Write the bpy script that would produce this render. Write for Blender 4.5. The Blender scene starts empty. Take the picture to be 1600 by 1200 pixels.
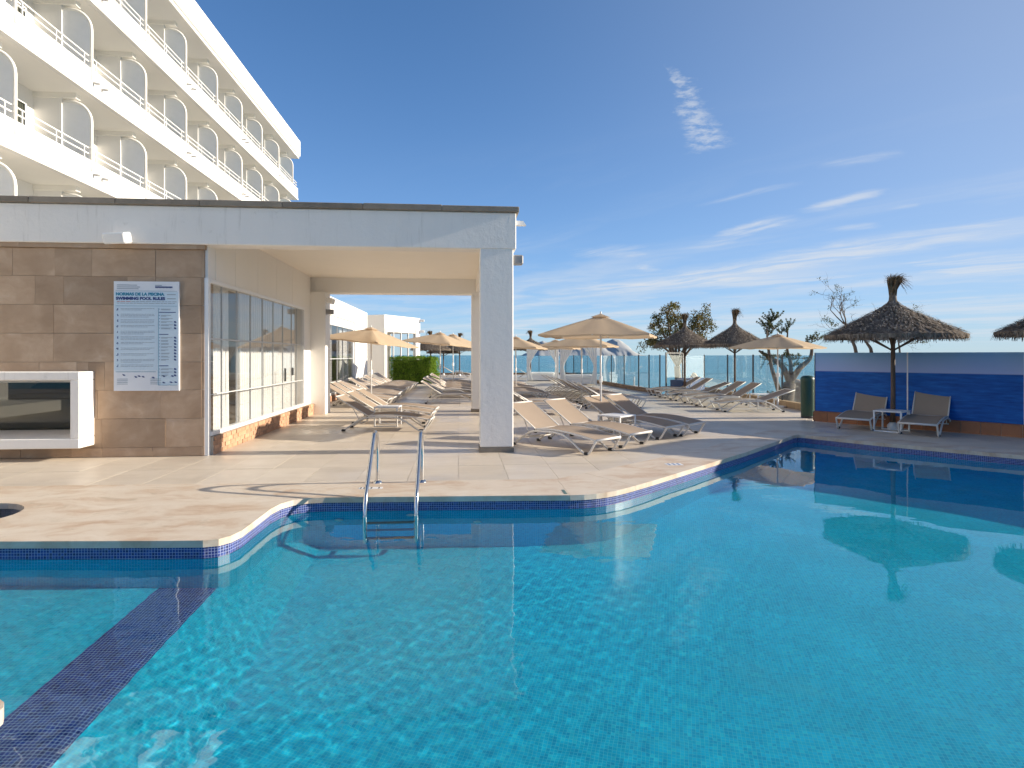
import bpy, bmesh, math, random
import numpy as np
from mathutils import Vector, Matrix, noise as mnoise
R = math.radians
PI = math.pi
S = bpy.context.scene
COL = S.collection

# ------------------------------------------------------------------ camera, sky, sun, exposure
YAW = math.atan(82 / 950)
cam_d = bpy.data.cameras.new('camera')
cam = bpy.data.objects.new('camera', cam_d); COL.objects.link(cam)
cam.location = (0, 0, 1.6)
cam.rotation_euler = (R(90), 0, -YAW)
cam_d.sensor_width = 36; cam_d.lens = 950 / 1600 * 36
cam_d.shift_y = -45 / 1600
cam_d.clip_start = 0.05; cam_d.clip_end = 60000
S.camera = cam

SUN_EL = R(18.2); SUN_AZ = R(-1.2)            # azimuth measured from +X towards +Y
S.view_settings.view_transform = 'Standard'; S.view_settings.look = 'None'
S.view_settings.exposure = 0.95; S.view_settings.gamma = 1; S.view_settings.use_curve_mapping = False
S.render.engine = 'CYCLES'
S.cycles.use_denoising = True
try: S.cycles.denoiser = 'OPENIMAGEDENOISE'
except Exception: pass
S.cycles.max_bounces = 12; S.cycles.diffuse_bounces = 7; S.cycles.glossy_bounces = 4
S.cycles.transmission_bounces = 6; S.cycles.transparent_max_bounces = 16
S.cycles.sample_clamp_indirect = 4
S.cycles.caustics_reflective = False; S.cycles.caustics_refractive = True
S.cycles.use_adaptive_sampling = True; S.cycles.adaptive_threshold = 0.02

sun_d = bpy.data.lights.new('sun', 'SUN'); sun_d.energy = 4.2; sun_d.angle = R(0.5)
sun_d.color = (1, 0.885, 0.715)
sun_d.cycles.is_caustics_light = True
sun = bpy.data.objects.new('sun', sun_d); COL.objects.link(sun)
SDIR = Vector((math.cos(SUN_EL) * math.cos(SUN_AZ), math.cos(SUN_EL) * math.sin(SUN_AZ), math.sin(SUN_EL)))
sun.rotation_euler = SDIR.to_track_quat('Z', 'Y').to_euler()
sun.location = (30, 0, 20)


class NT:
    """small helper to write node trees compactly"""
    def __init__(s, nt): s.nt = nt; s.nt.nodes.clear()
    def n(s, t, **k):
        o = s.nt.nodes.new(t)
        for a, b in k.items(): setattr(o, a, b)
        return o
    def put(s, sock, v):
        if v is None: return
        if isinstance(v, bpy.types.NodeSocket): s.nt.links.new(v, sock)
        elif isinstance(v, bpy.types.Node): s.nt.links.new(v.outputs[0], sock)
        else:
            if hasattr(sock, 'default_value'):
                try: sock.default_value = v
                except Exception:
                    sock.default_value = (*v, 1) if len(v) == 3 else v
    def m(s, op, a, b=None, c=None, clamp=False):
        o = s.n('ShaderNodeMath', operation=op, use_clamp=clamp)
        s.put(o.inputs[0], a); s.put(o.inputs[1], b); s.put(o.inputs[2], c)
        return o.outputs[0]
    def v(s, op, a, b=None, out=0):
        o = s.n('ShaderNodeVectorMath', operation=op)
        s.put(o.inputs[0], a)
        if op == 'SCALE': s.put(o.inputs[3], b)
        else: s.put(o.inputs[1], b)
        return o.outputs['Value'] if op in ('DOT_PRODUCT', 'LENGTH', 'DISTANCE') else o.outputs[0]
    def xyz(s, a):
        o = s.n('ShaderNodeSeparateXYZ'); s.put(o.inputs[0], a); return o.outputs
    def comb(s, x, y, z):
        o = s.n('ShaderNodeCombineXYZ'); s.put(o.inputs[0], x); s.put(o.inputs[1], y); s.put(o.inputs[2], z); return o.outputs[0]
    def noise(s, vec, scale, detail=3, rough=.55, out=0, dim='3D'):
        o = s.n('ShaderNodeTexNoise', noise_dimensions=dim)
        s.put(o.inputs['Vector'], vec); o.inputs['Scale'].default_value = scale
        o.inputs['Detail'].default_value = detail; o.inputs['Roughness'].default_value = rough
        return o.outputs[out]
    def white(s, vec):
        o = s.n('ShaderNodeTexWhiteNoise', noise_dimensions='3D'); s.put(o.inputs[0], vec); return o.outputs
    def ramp(s, f, stops, interp='LINEAR'):
        o = s.n('ShaderNodeValToRGB'); s.put(o.inputs[0], f); cr = o.color_ramp; cr.interpolation = interp
        while len(cr.elements) < len(stops): cr.elements.new(0.5)
        for e, (p, c) in zip(cr.elements, stops):
            e.position = p; e.color = (*c, 1) if hasattr(c, '__len__') else (c, c, c, 1)
        return o.outputs[0]
    def mix(s, f, a, b, mode='MIX'):
        o = s.n('ShaderNodeMix', data_type='RGBA', blend_type=mode)
        s.put(o.inputs[0], f); s.put(o.inputs[6], a); s.put(o.inputs[7], b)
        return o.outputs[2]
    def smooth(s, x, a, b):
        o = s.n('ShaderNodeMapRange', interpolation_type='SMOOTHSTEP')
        s.put(o.inputs[0], x); o.inputs[1].default_value = a; o.inputs[2].default_value = b
        return o.outputs[0]
    def mapping(s, vec, loc=(0, 0, 0), rot=(0, 0, 0), scale=(1, 1, 1)):
        o = s.n('ShaderNodeMapping'); s.put(o.inputs[0], vec)
        o.inputs[1].default_value = loc; o.inputs[2].default_value = rot; o.inputs[3].default_value = scale
        return o.outputs[0]
    def link(s, a, b): s.nt.links.new(a, b)


# ---- sky with thin cirrus
W = bpy.data.worlds.new('World'); S.world = W; W.use_nodes = True
w = NT(W.node_tree)
sky = w.n('ShaderNodeTexSky', sky_type='NISHITA')
sky.sun_disc = False; sky.sun_elevation = SUN_EL; sky.sun_rotation = R(90) - SUN_AZ
sky.altitude = 0; sky.air_density = 0.55; sky.dust_density = 0.0; sky.ozone_density = 5.0
gen = w.n('ShaderNodeTexCoord').outputs['Generated']
sp = w.xyz(gen)
zz = w.m('MAXIMUM', w.m('ADD', sp[2], 0.012), 0.012)
cy, sy = math.cos(YAW), math.sin(YAW)
U = w.m('DIVIDE', w.m('SUBTRACT', w.m('MULTIPLY', sp[0], cy), w.m('MULTIPLY', sp[1], sy)), zz)
V = w.m('DIVIDE', w.m('ADD', w.m('MULTIPLY', sp[0], sy), w.m('MULTIPLY', sp[1], cy)), zz)
P = w.comb(U, V, 0.0)
# long streaks, running (.61,-.79) in the cloud plane
Ps = w.mapping(P, rot=(0, 0, math.atan2(.79, .61)))          # x along the streaks
warp = w.noise(P, 0.5, 3, out=1)
Pw = w.v('ADD', Ps, w.v('SCALE', w.v('SUBTRACT', warp, (.5, .5, .5)), 1.3))
st = w.noise(w.v('MULTIPLY', Pw, (0.16, 0.85, 1)), 1.0, 6, .62)
big = w.noise(w.v('MULTIPLY', Ps, (0.10, 0.30, 1)), 1.0, 2)
cov = w.m('MULTIPLY', w.smooth(st, 0.44, 0.70), w.smooth(big, 0.36, 0.56))
# denser towards the right of the view and low down, fading at the zenith
cov = w.m('MULTIPLY', cov, w.smooth(V, 1.5, 3.6))
vis = w.m('MULTIPLY', cov, w.smooth(w.m('ADD', U, w.m('MULTIPLY', V, .15)), -0.6, 1.6))
low = w.m('MULTIPLY', w.smooth(w.noise(w.v('MULTIPLY', Pw, (0.05, 0.28, 1)), 1.0, 5, .6), .38, .64), w.smooth(V, 4.2, 8.0))
low = w.m('MULTIPLY', low, 0.75)
# individual cirrus wisps: start and end in the cloud plane, half width, opacity
WISPS = [(1.58, 3.094, 1.86, 2.888, 0.065, 0.55), (1.97, 4.008, 2.081, 3.506, 0.099, 0.62), (1.605, 5.367, 1.859, 4.185, 0.12, 0.72), (1.187, 3.862, 1.584, 3.381, 0.051, 0.34), (2.351, 4.567, 2.612, 4.338, 0.117, 0.5), (0.562, 5.621, 1.205, 5.398, 0.255, 0.5), (1.267, 6.507, 1.533, 6.333, 0.249, 0.5), (0.777, 9.223, 2.514, 6.597, 0.611, 0.55), (2.336, 6.934, 3.155, 5.08, 0.43, 0.6), (3.064, 5.491, 3.524, 4.185, 0.356, 0.55), (4.354, 6.463, 5.031, 5.828, 0.854, 0.5), (2.418, 3.893, 2.565, 3.831, 0.074, 0.5), (2.609, 8.261, 3.926, 7.037, 0.63, 0.35)]
wq = w.noise(P, 1.6, 6, .68, out=1)
fib = w.smooth(w.noise(w.v('MULTIPLY', Pw, (.55, 3.4, 1)), 1.0, 6, .66), .34, .66)
wsum = None
for (ax, ay, bx_, by_, hw_, op) in WISPS:
    L = math.hypot(bx_ - ax, by_ - ay); dx, dy = (bx_ - ax) / L, (by_ - ay) / L
    q = w.xyz(w.v('ADD', P, w.v('SCALE', w.v('SUBTRACT', wq, (.5, .5, .5)), 2.2 * hw_ + .12)))
    rx = w.m('SUBTRACT', q[0], ax); ry = w.m('SUBTRACT', q[1], ay)
    tt = w.m('DIVIDE', w.m('ADD', w.m('MULTIPLY', rx, dx), w.m('MULTIPLY', ry, dy)), L)
    dd = w.m('DIVIDE', w.m('ABSOLUTE', w.m('SUBTRACT', w.m('MULTIPLY', rx, dy), w.m('MULTIPLY', ry, dx))), hw_)
    f = w.m('MULTIPLY', w.smooth(dd, 1.5, .1), w.m('MULTIPLY', w.smooth(tt, -.12, .45), w.smooth(tt, 1.12, .8)))
    f = w.m('MULTIPLY', w.m('MULTIPLY', f, op), fib)
    wsum = f if wsum is None else w.m('ADD', wsum, f)
# one short wisp high up
ax, ay, bx_, by_ = .53, 2.02, .92, 2.83
L = math.hypot(bx_ - ax, by_ - ay); dx, dy = (bx_ - ax) / L, (by_ - ay) / L
wn = w.noise(P, 9.0, 5, .65, out=1)
wx = w.xyz(w.v('ADD', P, w.v('SCALE', w.v('SUBTRACT', wn, (.5, .5, .5)), .16)))
rx = w.m('SUBTRACT', wx[0], ax); ry = w.m('SUBTRACT', wx[1], ay)
tt = w.m('DIVIDE', w.m('ADD', w.m('MULTIPLY', rx, dx), w.m('MULTIPLY', ry, dy)), L)
dd = w.m('ABSOLUTE', w.m('SUBTRACT', w.m('MULTIPLY', rx, dy), w.m('MULTIPLY', ry, dx)))
wid = w.m('ADD', .015, w.m('MULTIPLY', tt, .085))
wis = w.m('MULTIPLY', w.smooth(w.m('DIVIDE', dd, w.m('MAXIMUM', wid, .004)), 1.3, .35), w.m('MULTIPLY', w.smooth(tt, -.02, .15), w.smooth(tt, 1.06, .94)))
wis = w.m('MULTIPLY', wis, w.smooth(w.noise(P, 15.0, 6, .7), .36, .64))
tot = w.m('MINIMUM', w.m('ADD', w.m('ADD', w.m('MULTIPLY', vis, .30), w.m('ADD', w.m('MULTIPLY', low, .8), wsum)), w.m('MULTIPLY', wis, .5)), .9)
tot = w.m('MULTIPLY', tot, w.smooth(sp[2], 0.0, 0.05))
# even out the very bright low sky, and a milky band of sea air above the horizon
lum = w.v('DOT_PRODUCT', sky.outputs[0], (.2, .6, .2))
base = w.v('SCALE', w.v('MULTIPLY', sky.outputs[0], (.89, 1.01, .94)), w.m('DIVIDE', 1.16, w.m('ADD', 1.0, w.m('MULTIPLY', lum, .20))))
air = w.m('MULTIPLY', w.m('POWER', 2.718, w.m('MULTIPLY', w.m('MAXIMUM', sp[2], 0.0), -7.0)), .62)
base = w.mix(air, base, (1.98, 2.36, 2.78, 1))
aur = w.m('MAXIMUM', w.v('DOT_PRODUCT', gen, tuple(SDIR)), 0.0)          # sea air glows paler towards the sun
base = w.mix(w.m('MINIMUM', w.m('MULTIPLY', w.m('MULTIPLY', aur, aur), .70), .75), base, (2.06, 2.17, 2.34, 1))
csky = w.mix(tot, base, (2.75, 2.9, 3.1, 1))
bg = w.n('ShaderNodeBackground'); w.link(csky, bg.inputs[0]); bg.inputs[1].default_value = 0.138
wo = w.n('ShaderNodeOutputWorld'); w.link(bg.outputs[0], wo.inputs[0])

# ------------------------------------------------------------------ helpers
def atd(px, yc):
    """ground position in metres of a bearing (photo column) at a distance along the view axis"""
    xc = (px - 800) / 950 * yc
    return (xc * cy + yc * sy, -xc * sy + yc * cy)
def at(px, py, z=0.0): return atd(px, 950 * (1.6 - z) / (py - 555))

def mat(name):
    m = bpy.data.materials.new(name); m.use_nodes = True
    t = NT(m.node_tree); o = t.n('ShaderNodeOutputMaterial')
    return m, t, o

def principled(t, o, col, rough=.6, spec=.5, metal=0.0, normal=None):
    b = t.n('ShaderNodeBsdfPrincipled')
    t.put(b.inputs['Base Color'], col if isinstance(col, (bpy.types.NodeSocket, bpy.types.Node)) else (*col, 1))
    t.put(b.inputs['Roughness'], rough); b.inputs['Specular IOR Level'].default_value = spec
    b.inputs['Metallic'].default_value = metal
    if normal is not None: t.link(normal, b.inputs['Normal'])
    t.link(b.outputs[0], o.inputs[0])
    return b

def bump(t, h, strength=.3, dist=.01):
    b = t.n('ShaderNodeBump'); b.inputs['Strength'].default_value = strength; b.inputs['Distance'].default_value = dist
    t.link(h, b.inputs['Height']); return b.outputs[0]

def objc(t): return t.n('ShaderNodeTexCoord').outputs['Object']
def geop(t): return t.n('ShaderNodeNewGeometry').outputs['Position']
def orand(t): return t.n('ShaderNodeObjectInfo').outputs['Random']

def simple(name, col, rough=.5, var=.08, scale=6, bmp=0.0, bscale=40, metal=0.0, spec=.5, perobj=0.0):
    m, t, o = mat(name); p = geop(t)
    n = t.noise(p, scale, 4)
    k = t.m('ADD', 1 - var, t.m('MULTIPLY', n, 2 * var))
    if perobj: k = t.m('MULTIPLY', k, t.m('ADD', 1 - perobj, t.m('MULTIPLY', orand(t), 2 * perobj)))
    c = t.v('SCALE', col, k)
    nm = bump(t, t.noise(p, bscale, 3), bmp, .01) if bmp else None
    principled(t, o, c, rough, spec, metal, nm)
    return m

class MB:
    """collects polygons; build() links them as one mesh object"""
    def __init__(s): s.v = []; s.f = []; s.uv = []; s.has_uv = False
    def add(s, vs, fs, uv=None):
        b = len(s.v); s.v += [tuple(q) for q in vs]
        for i, f in enumerate(fs):
            s.f.append([b + j for j in f]); s.uv.append(uv[i] if uv else None)
        if uv: s.has_uv = True
        return s
    def box(s, x0, x1, y0, y1, z0, z1, M=None):
        vs = [Vector((x, y, z)) for x in (x0, x1) for y in (y0, y1) for z in (z0, z1)]
        if M is not None: vs = [M @ q for q in vs]
        return s.add(vs, [(0, 1, 3, 2), (4, 6, 7, 5), (0, 4, 5, 1), (2, 3, 7, 6), (0, 2, 6, 4), (1, 5, 7, 3)])
    def cbox(s, x0, x1, y0, y1, z0, z1, c=.01, M=None):
        """box with chamfered vertical and horizontal edges"""
        bm = bmesh.new(); bmesh.ops.create_cube(bm, size=1)
        for q in bm.verts:
            q.co = Vector((x0 + (q.co.x + .5) * (x1 - x0), y0 + (q.co.y + .5) * (y1 - y0), z0 + (q.co.z + .5) * (z1 - z0)))
        bmesh.ops.bevel(bm, geom=list(bm.edges), offset=c, segments=1, profile=.5, affect='EDGES')
        bm.verts.index_update()
        vs = [q.co.copy() for q in bm.verts]
        if M is not None: vs = [M @ q for q in vs]
        s.add(vs, [[q.index for q in f.verts] for f in bm.faces]); bm.free()
        return s
    def quad(s, a, b, c, d, uv=None): return s.add([a, b, c, d], [(0, 1, 2, 3)], [uv] if uv else None)
    def prism(s, poly, z0, z1):
        n = len(poly)
        a = sum(poly[i][0] * poly[(i + 1) % n][1] - poly[(i + 1) % n][0] * poly[i][1] for i in range(n))
        if a < 0: poly = poly[::-1]
        vs = [(x, y, z0) for x, y in poly] + [(x, y, z1) for x, y in poly]
        return s.add(vs, [list(range(n))[::-1], list(range(n, 2 * n))] + [(i, (i + 1) % n, n + (i + 1) % n, n + i) for i in range(n)])
    def tube(s, pts, r, k=8, cap=True):
        pts = [Vector(p) for p in pts]; n = len(pts)
        rr = r if hasattr(r, '__len__') else [r] * n
        prev = None; rings = []
        for i in range(n):
            d = (pts[min(i + 1, n - 1)] - pts[max(i - 1, 0)]).normalized()
            if prev is None:
                u = d.orthogonal().normalized()
            else:
                u = (prev - d * prev.dot(d))
                u = u.normalized() if u.length > 1e-6 else d.orthogonal().normalized()
            prev = u; w_ = d.cross(u)
            rings.append([pts[i] + (u * math.cos(2 * PI * j / k) + w_ * math.sin(2 * PI * j / k)) * rr[i] for j in range(k)])
        vs = [q for rg in rings for q in rg]
        fs = [(i * k + j, i * k + (j + 1) % k, (i + 1) * k + (j + 1) % k, (i + 1) * k + j) for i in range(n - 1) for j in range(k)]
        if cap: fs += [list(range(k))[::-1], [(n - 1) * k + j for j in range(k)]]
        return s.add(vs, fs)
    def lathe(s, prof, k=24, c=(0, 0), jit=None):
        n = len(prof)
        vs = [(c[0] + r * math.cos(2 * PI * j / k), c[1] + r * math.sin(2 * PI * j / k), z) for r, z in prof for j in range(k)]
        fs = [(i * k + j, i * k + (j + 1) % k, (i + 1) * k + (j + 1) % k, (i + 1) * k + j) for i in range(n - 1) for j in range(k)]
        return s.add(vs, fs)
    def build(s, name, m, parent=None, smooth=False):
        me = bpy.data.meshes.new(name); me.from_pydata(s.v, [], s.f)
        if s.has_uv:
            ul = me.uv_layers.new(name='uv'); li = 0; flat = []
            for f, u in zip(s.f, s.uv):
                flat += [c for q in (u if u else [(0, 0)] * len(f)) for c in q]
            ul.data.foreach_set('uv', flat)
        if smooth == 'angle':
            me.shade_smooth(); me.set_sharp_from_angle(angle=R(40))
        elif smooth: me.shade_smooth()
        me.materials.append(m); me.update()
        o = bpy.data.objects.new(name, me); COL.objects.link(o)
        if parent is not None: o.parent = parent
        return o

def tag(o, label=None, cat=None, group=None, kind=None):
    if label: o['label'] = label
    if cat: o['category'] = cat
    if group: o['group'] = group
    if kind: o['kind'] = kind
    return o

def thing(name, label, cat, loc=(0, 0, 0), rz=0.0, group=None):
    o = bpy.data.objects.new(name, None); COL.objects.link(o)
    o.empty_display_size = .2; o.location = loc; o.rotation_euler = (0, 0, rz)
    return tag(o, label, cat, group)

def inst(src, name, parent=None, loc=None, rz=None):
    o = bpy.data.objects.new(name, src.data); COL.objects.link(o)
    if parent is not None: o.parent = parent
    if loc is not None: o.location = loc
    if rz is not None: o.rotation_euler = (0, 0, rz)
    return o

def dup(root, loc, rz, label=None, group=None, scale=None):
    r = root.copy(); COL.objects.link(r); r.location = loc; r.rotation_euler = (0, 0, rz)
    if label: r['label'] = label
    if group: r['group'] = group
    if scale: r.scale = scale
    for ch in list(root.children):
        c = ch.copy(); COL.objects.link(c); c.parent = r
        for g in ch.children:
            d = g.copy(); COL.objects.link(d); d.parent = c
    return r

def receiver(o):
    o.cycles.is_caustics_receiver = True
    return o

def clip_rect(subject, clip):
    """Sutherland-Hodgman: polygon clipped by a convex counter-clockwise polygon"""
    out = list(subject)
    for i in range(len(clip)):
        a, b = clip[i], clip[(i + 1) % len(clip)]
        inp, out = out, []
        if not inp: break
        side = lambda p: (b[0] - a[0]) * (p[1] - a[1]) - (b[1] - a[1]) * (p[0] - a[0])
        for j in range(len(inp)):
            p, q = inp[j], inp[(j + 1) % len(inp)]
            sp_, sq = side(p), side(q)
            if sp_ >= 0: out.append(p)
            if (sp_ >= 0) != (sq >= 0):
                k = sp_ / (sp_ - sq); out.append((p[0] + k * (q[0] - p[0]), p[1] + k * (q[1] - p[1])))
    return out

def area(poly): return .5 * sum(poly[i][0] * poly[(i + 1) % len(poly)][1] - poly[(i + 1) % len(poly)][0] * poly[i][1] for i in range(len(poly)))

def offset_line(pts, d):
    """offset an open polyline to its left by d (mitred)"""
    out = []
    for i, p in enumerate(pts):
        ns = []
        for a, b in ((i - 1, i), (i, i + 1)):
            if a >= 0 and b < len(pts):
                dx, dy = pts[b][0] - pts[a][0], pts[b][1] - pts[a][1]; l = math.hypot(dx, dy)
                ns.append((-dy / l, dx / l))
        nx = sum(q[0] for q in ns) / len(ns); ny = sum(q[1] for q in ns) / len(ns)
        l2 = max(nx * nx + ny * ny, .35)
        out.append((p[0] + d * nx / l2, p[1] + d * ny / l2))
    return out

ORD = ['first', 'second', 'third', 'fourth', 'fifth', 'sixth', 'seventh', 'eighth', 'ninth', 'tenth', 'eleventh', 'twelfth', 'thirteenth', 'fourteenth', 'fifteenth', 'sixteenth']

# ------------------------------------------------------------------ materials
def white_wall(name, col=(.82, .80, .77), bmp=.25, bscale=22, var=.04, stain=.0):
    m, t, o = mat(name); p = geop(t)
    n = t.noise(p, 1.3, 5); fine = t.noise(p, bscale, 5, .65)
    streak = t.noise(t.v('MULTIPLY', p, (2.2, 2.2, .25)), 1.6, 4)
    k = t.m('ADD', 1 - var, t.m('MULTIPLY', t.m('ADD', n, streak), var))
    c = t.v('SCALE', col, k)
    if stain:                                   # faint drips, scuffs and hairlines
        dr = t.noise(t.v('MULTIPLY', p, (5.5, 5.5, .45)), 1.7, 5, .7)
        sc = t.noise(p, 5.0, 6, .7)
        f = t.m('MULTIPLY', t.m('ADD', t.smooth(dr, .56, .74), t.smooth(sc, .60, .76)), stain)
        c = t.mix(f, c, (.42, .39, .34, 1))
    principled(t, o, c, .75, .3, 0, bump(t, fine, bmp, .012))
    return m
M_WHITE = white_wall('white_render')
M_STUCCO = white_wall('white_stucco', (.82, .79, .75), .55, 11, .06, .28)
M_PAINT = simple('white_paint', (.80, .79, .78), .45, .03, 8)
M_ALU = simple('white_aluminium', (.78, .78, .78), .35, .03, 9)
M_CREAM = simple('cream_soffit', (.87, .82, .74), .8, .03, 2)
M_METAL = simple('steel', (.62, .62, .62), .16, .03, 9, metal=1.0)
M_DARKM = simple('dark_metal', (.10, .10, .10), .4, .05, 9, metal=.6)
M_RUBBER = simple('black_plastic', (.03, .03, .03), .6, .1, 20)
M_CAPST = simple('grey_capstone', (.22, .19, .155), .85, .3, 5, .4, 30, perobj=.15)
M_BRICK = simple('terracotta_brick', (.50, .29, .18), .8, .25, 12, .5, 50, perobj=.18)
M_MORTAR = simple('mortar', (.42, .37, .31), .9, .1, 20, .3, 60)
M_TERRA = simple('terracotta_tile', (.30, .125, .06), .6, .2, 7, .2, 40, perobj=.15)
M_LEAN = simple('weathered_wood', (.115, .075, .052), .75, .25, 14, .5, 30)

def stone_mat():
    m, t, o = mat('tan_sandstone'); p = geop(t); r = orand(t)
    off = t.comb(t.m('MULTIPLY', r, 37.0), t.m('MULTIPLY', r, 11.0), t.m('MULTIPLY', r, 23.0))
    q = t.v('ADD', p, off)
    warp = t.noise(q, 1.4, 3, out=1)
    q2 = t.v('ADD', q, t.v('SCALE', warp, .6))
    cloud = t.noise(q2, 2.1, 6, .6)
    band = t.noise(t.v('MULTIPLY', q2, (1.2, 1.2, 6.0)), 1.5, 4)
    c = t.ramp(cloud, [(.28, (.30, .20, .128)), (.5, (.39, .272, .182)), (.62, (.46, .335, .235)), (.75, (.58, .465, .365))])
    c = t.mix(.3, c, t.ramp(band, [(.3, (.33, .22, .14)), (.7, (.48, .35, .245))]))
    k = t.m('ADD', .85, t.m('MULTIPLY', r, .30))
    c = t.v('SCALE', c, k)
    principled(t, o, c, .62, .4, 0, bump(t, t.noise(p, 60, 4), .25, .006))
    return m
M_STONE = stone_mat()

def deck_mat(name, perobj=True):
    m, t, o = mat(name); p = geop(t); r = orand(t)
    q = t.v('ADD', p, t.comb(t.m('MULTIPLY', r, 19.0), t.m('MULTIPLY', r, 7.0), 0.0)) if perobj else p
    cl = t.noise(t.v('MULTIPLY', q, (.8, 2.2, 1)), 1.2, 6, .62)
    spk = t.noise(p, 9, 4, .6)
    c = t.ramp(cl, [(.25, (.53, .455, .365)), (.5, (.605, .525, .43)), (.75, (.66, .585, .49))])
    if perobj: c = t.v('SCALE', c, t.m('ADD', .93, t.m('MULTIPLY', r, .13)))
    c = t.mix(t.m('MULTIPLY', t.smooth(spk, .62, .8), .25), c, (.32, .27, .22, 1))
    if not perobj:
        br = t.n('ShaderNodeTexBrick'); t.put(br.inputs['Vector'], p)
        br.offset = 0.0; br.inputs['Scale'].default_value = 1; br.inputs['Mortar Size'].default_value = .006
        br.inputs['Brick Width'].default_value = .65; br.inputs['Row Height'].default_value = 1.3
        br.inputs['Color1'].default_value = (1, 1, 1, 1); br.inputs['Color2'].default_value = (.93, .93, .93, 1); br.inputs['Mortar'].default_value = (.6, .58, .55, 1)
        c = t.mix(1.0, c, br.outputs[0], 'MULTIPLY')
    wet = t.noise(p, .55, 4, .6)
    ro = t.m('ADD', .30, t.m('MULTIPLY', t.smooth(wet, .34, .60), .28))
    principled(t, o, c, ro, .5, 0, bump(t, t.noise(p, 35, 4), .06, .004))
    return m
M_TILE = deck_mat('beige_porcelain_tile'); M_DECK = deck_mat('beige_deck', False)

def coping_mat():
    m, t, o = mat('cream_coping_stone'); p = geop(t)
    warp = t.noise(p, 1.1, 4, out=1); q = t.v('ADD', p, t.v('SCALE', warp, .9))
    a = t.noise(t.v('MULTIPLY', q, (1.0, 2.6, 1)), 1.5, 6, .62)
    b = t.noise(q, 4.5, 5, .6)
    c = t.ramp(a, [(.28, (.70, .62, .52)), (.48, (.64, .54, .43)), (.58, (.58, .45, .335)), (.72, (.47, .32, .215))])
    dirt = t.m('MULTIPLY', t.smooth(b, .56, .78), t.smooth(t.xyz(p)[0], -1.0, -2.6))
    c = t.mix(t.m('MULTIPLY', dirt, .55), c, (.36, .29, .20, 1))
    principled(t, o, c, .55, .35, 0, bump(t, t.noise(p, 45, 4), .2, .005))
    return m
M_COPE = coping_mat()

def mosaic(name, cols, grout, size=.025, gw=.10, rough=.18, patch=0.0):
    m, t, o = mat(name)
    uv = t.n('ShaderNodeUVMap').outputs[0]
    s = t.v('SCALE', uv, 1.0 / size)
    cell = t.v('FLOOR', s); fr = t.xyz(t.v('FRACTION', s))
    wn = t.white(cell)[0]
    c = t.ramp(wn, cols, 'CONSTANT')
    sheet = t.white(t.v('FLOOR', t.v('SCALE', uv, 1.0 / (size * 12))))[0]      # mosaic comes in mesh sheets
    c = t.v('SCALE', c, t.m('ADD', .93, t.m('MULTIPLY', sheet, .14)))
    if patch:
        c = t.mix(t.m('MULTIPLY', t.smooth(t.noise(uv, 1.2, 5, .6), .5, .75), patch), c, (.14, .55, .62, 1))
    g = None
    for ax_ in (0, 1):
        e = t.m('MINIMUM', fr[ax_], t.m('SUBTRACT', 1.0, fr[ax_]))
        q = t.m('LESS_THAN', e, gw * .5)
        g = q if g is None else t.m('MAXIMUM', g, q)
    c = t.mix(g, c, (*grout, 1))
    principled(t, o, c, t.m('ADD', rough, t.m('MULTIPLY', g, .5)), .5)
    return m
M_MOS = mosaic('turquoise_mosaic', [(0, (.003, .50, .75)), (.42, (.004, .55, .82)), (.74, (.002, .43, .69)), (.93, (.02, .60, .80))], (.06, .60, .74), patch=.26)
M_MOSD = mosaic('navy_mosaic', [(0, (.012, .028, .17)), (.4, (.018, .045, .24)), (.75, (.008, .018, .11)), (.92, (.04, .08, .30))], (.42, .45, .62), gw=.13, rough=.34)
M_MOSB = mosaic('navy_marker_mosaic', [(0, (.010, .034, .23)), (.5, (.014, .05, .30)), (.85, (.007, .024, .17))], (.34, .46, .66), gw=.12)

def water_mat():
    m, t, o = mat('pool_water')
    g = t.n('ShaderNodeBsdfGlass'); g.inputs['IOR'].default_value = 1.33; g.inputs['Roughness'].default_value = 0
    g.inputs['Color'].default_value = (.90, 1.0, 1.0, 1)
    t.link(g.outputs[0], o.inputs[0]); return m
M_WATER = water_mat()

def glass_mat(name, tint=(.93, .97, .97), refl=1.0, base=.04):
    m, t, o = mat(name)
    tr = t.n('ShaderNodeBsdfTransparent'); tr.inputs[0].default_value = (*tint, 1)
    gl = t.n('ShaderNodeBsdfGlossy'); gl.inputs['Roughness'].default_value = .015
    g_ = t.n('ShaderNodeNewGeometry')
    cs = t.m('ABSOLUTE', t.v('DOT_PRODUCT', g_.outputs['Incoming'], g_.outputs['Normal']))
    f = t.m('ADD', base, t.m('MULTIPLY', t.m('POWER', t.m('SUBTRACT', 1.0, cs), 5.0), min(refl, 1.0) * (1 - base)))
    mx = t.n('ShaderNodeMixShader'); t.put(mx.inputs[0], f)
    t.link(tr.outputs[0], mx.inputs[1]); t.link(gl.outputs[0], mx.inputs[2]); t.link(mx.outputs[0], o.inputs[0])
    return m
M_GLASS = glass_mat('clear_fence_glass', (.94, .975, .975), .9, .03)
M_WGLASS = glass_mat('window_glass', (.985, .99, .99), .85, .03)
M_DGLASS = glass_mat('grey_window_glass', (.55, .57, .55), 1.0, .06)

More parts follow.
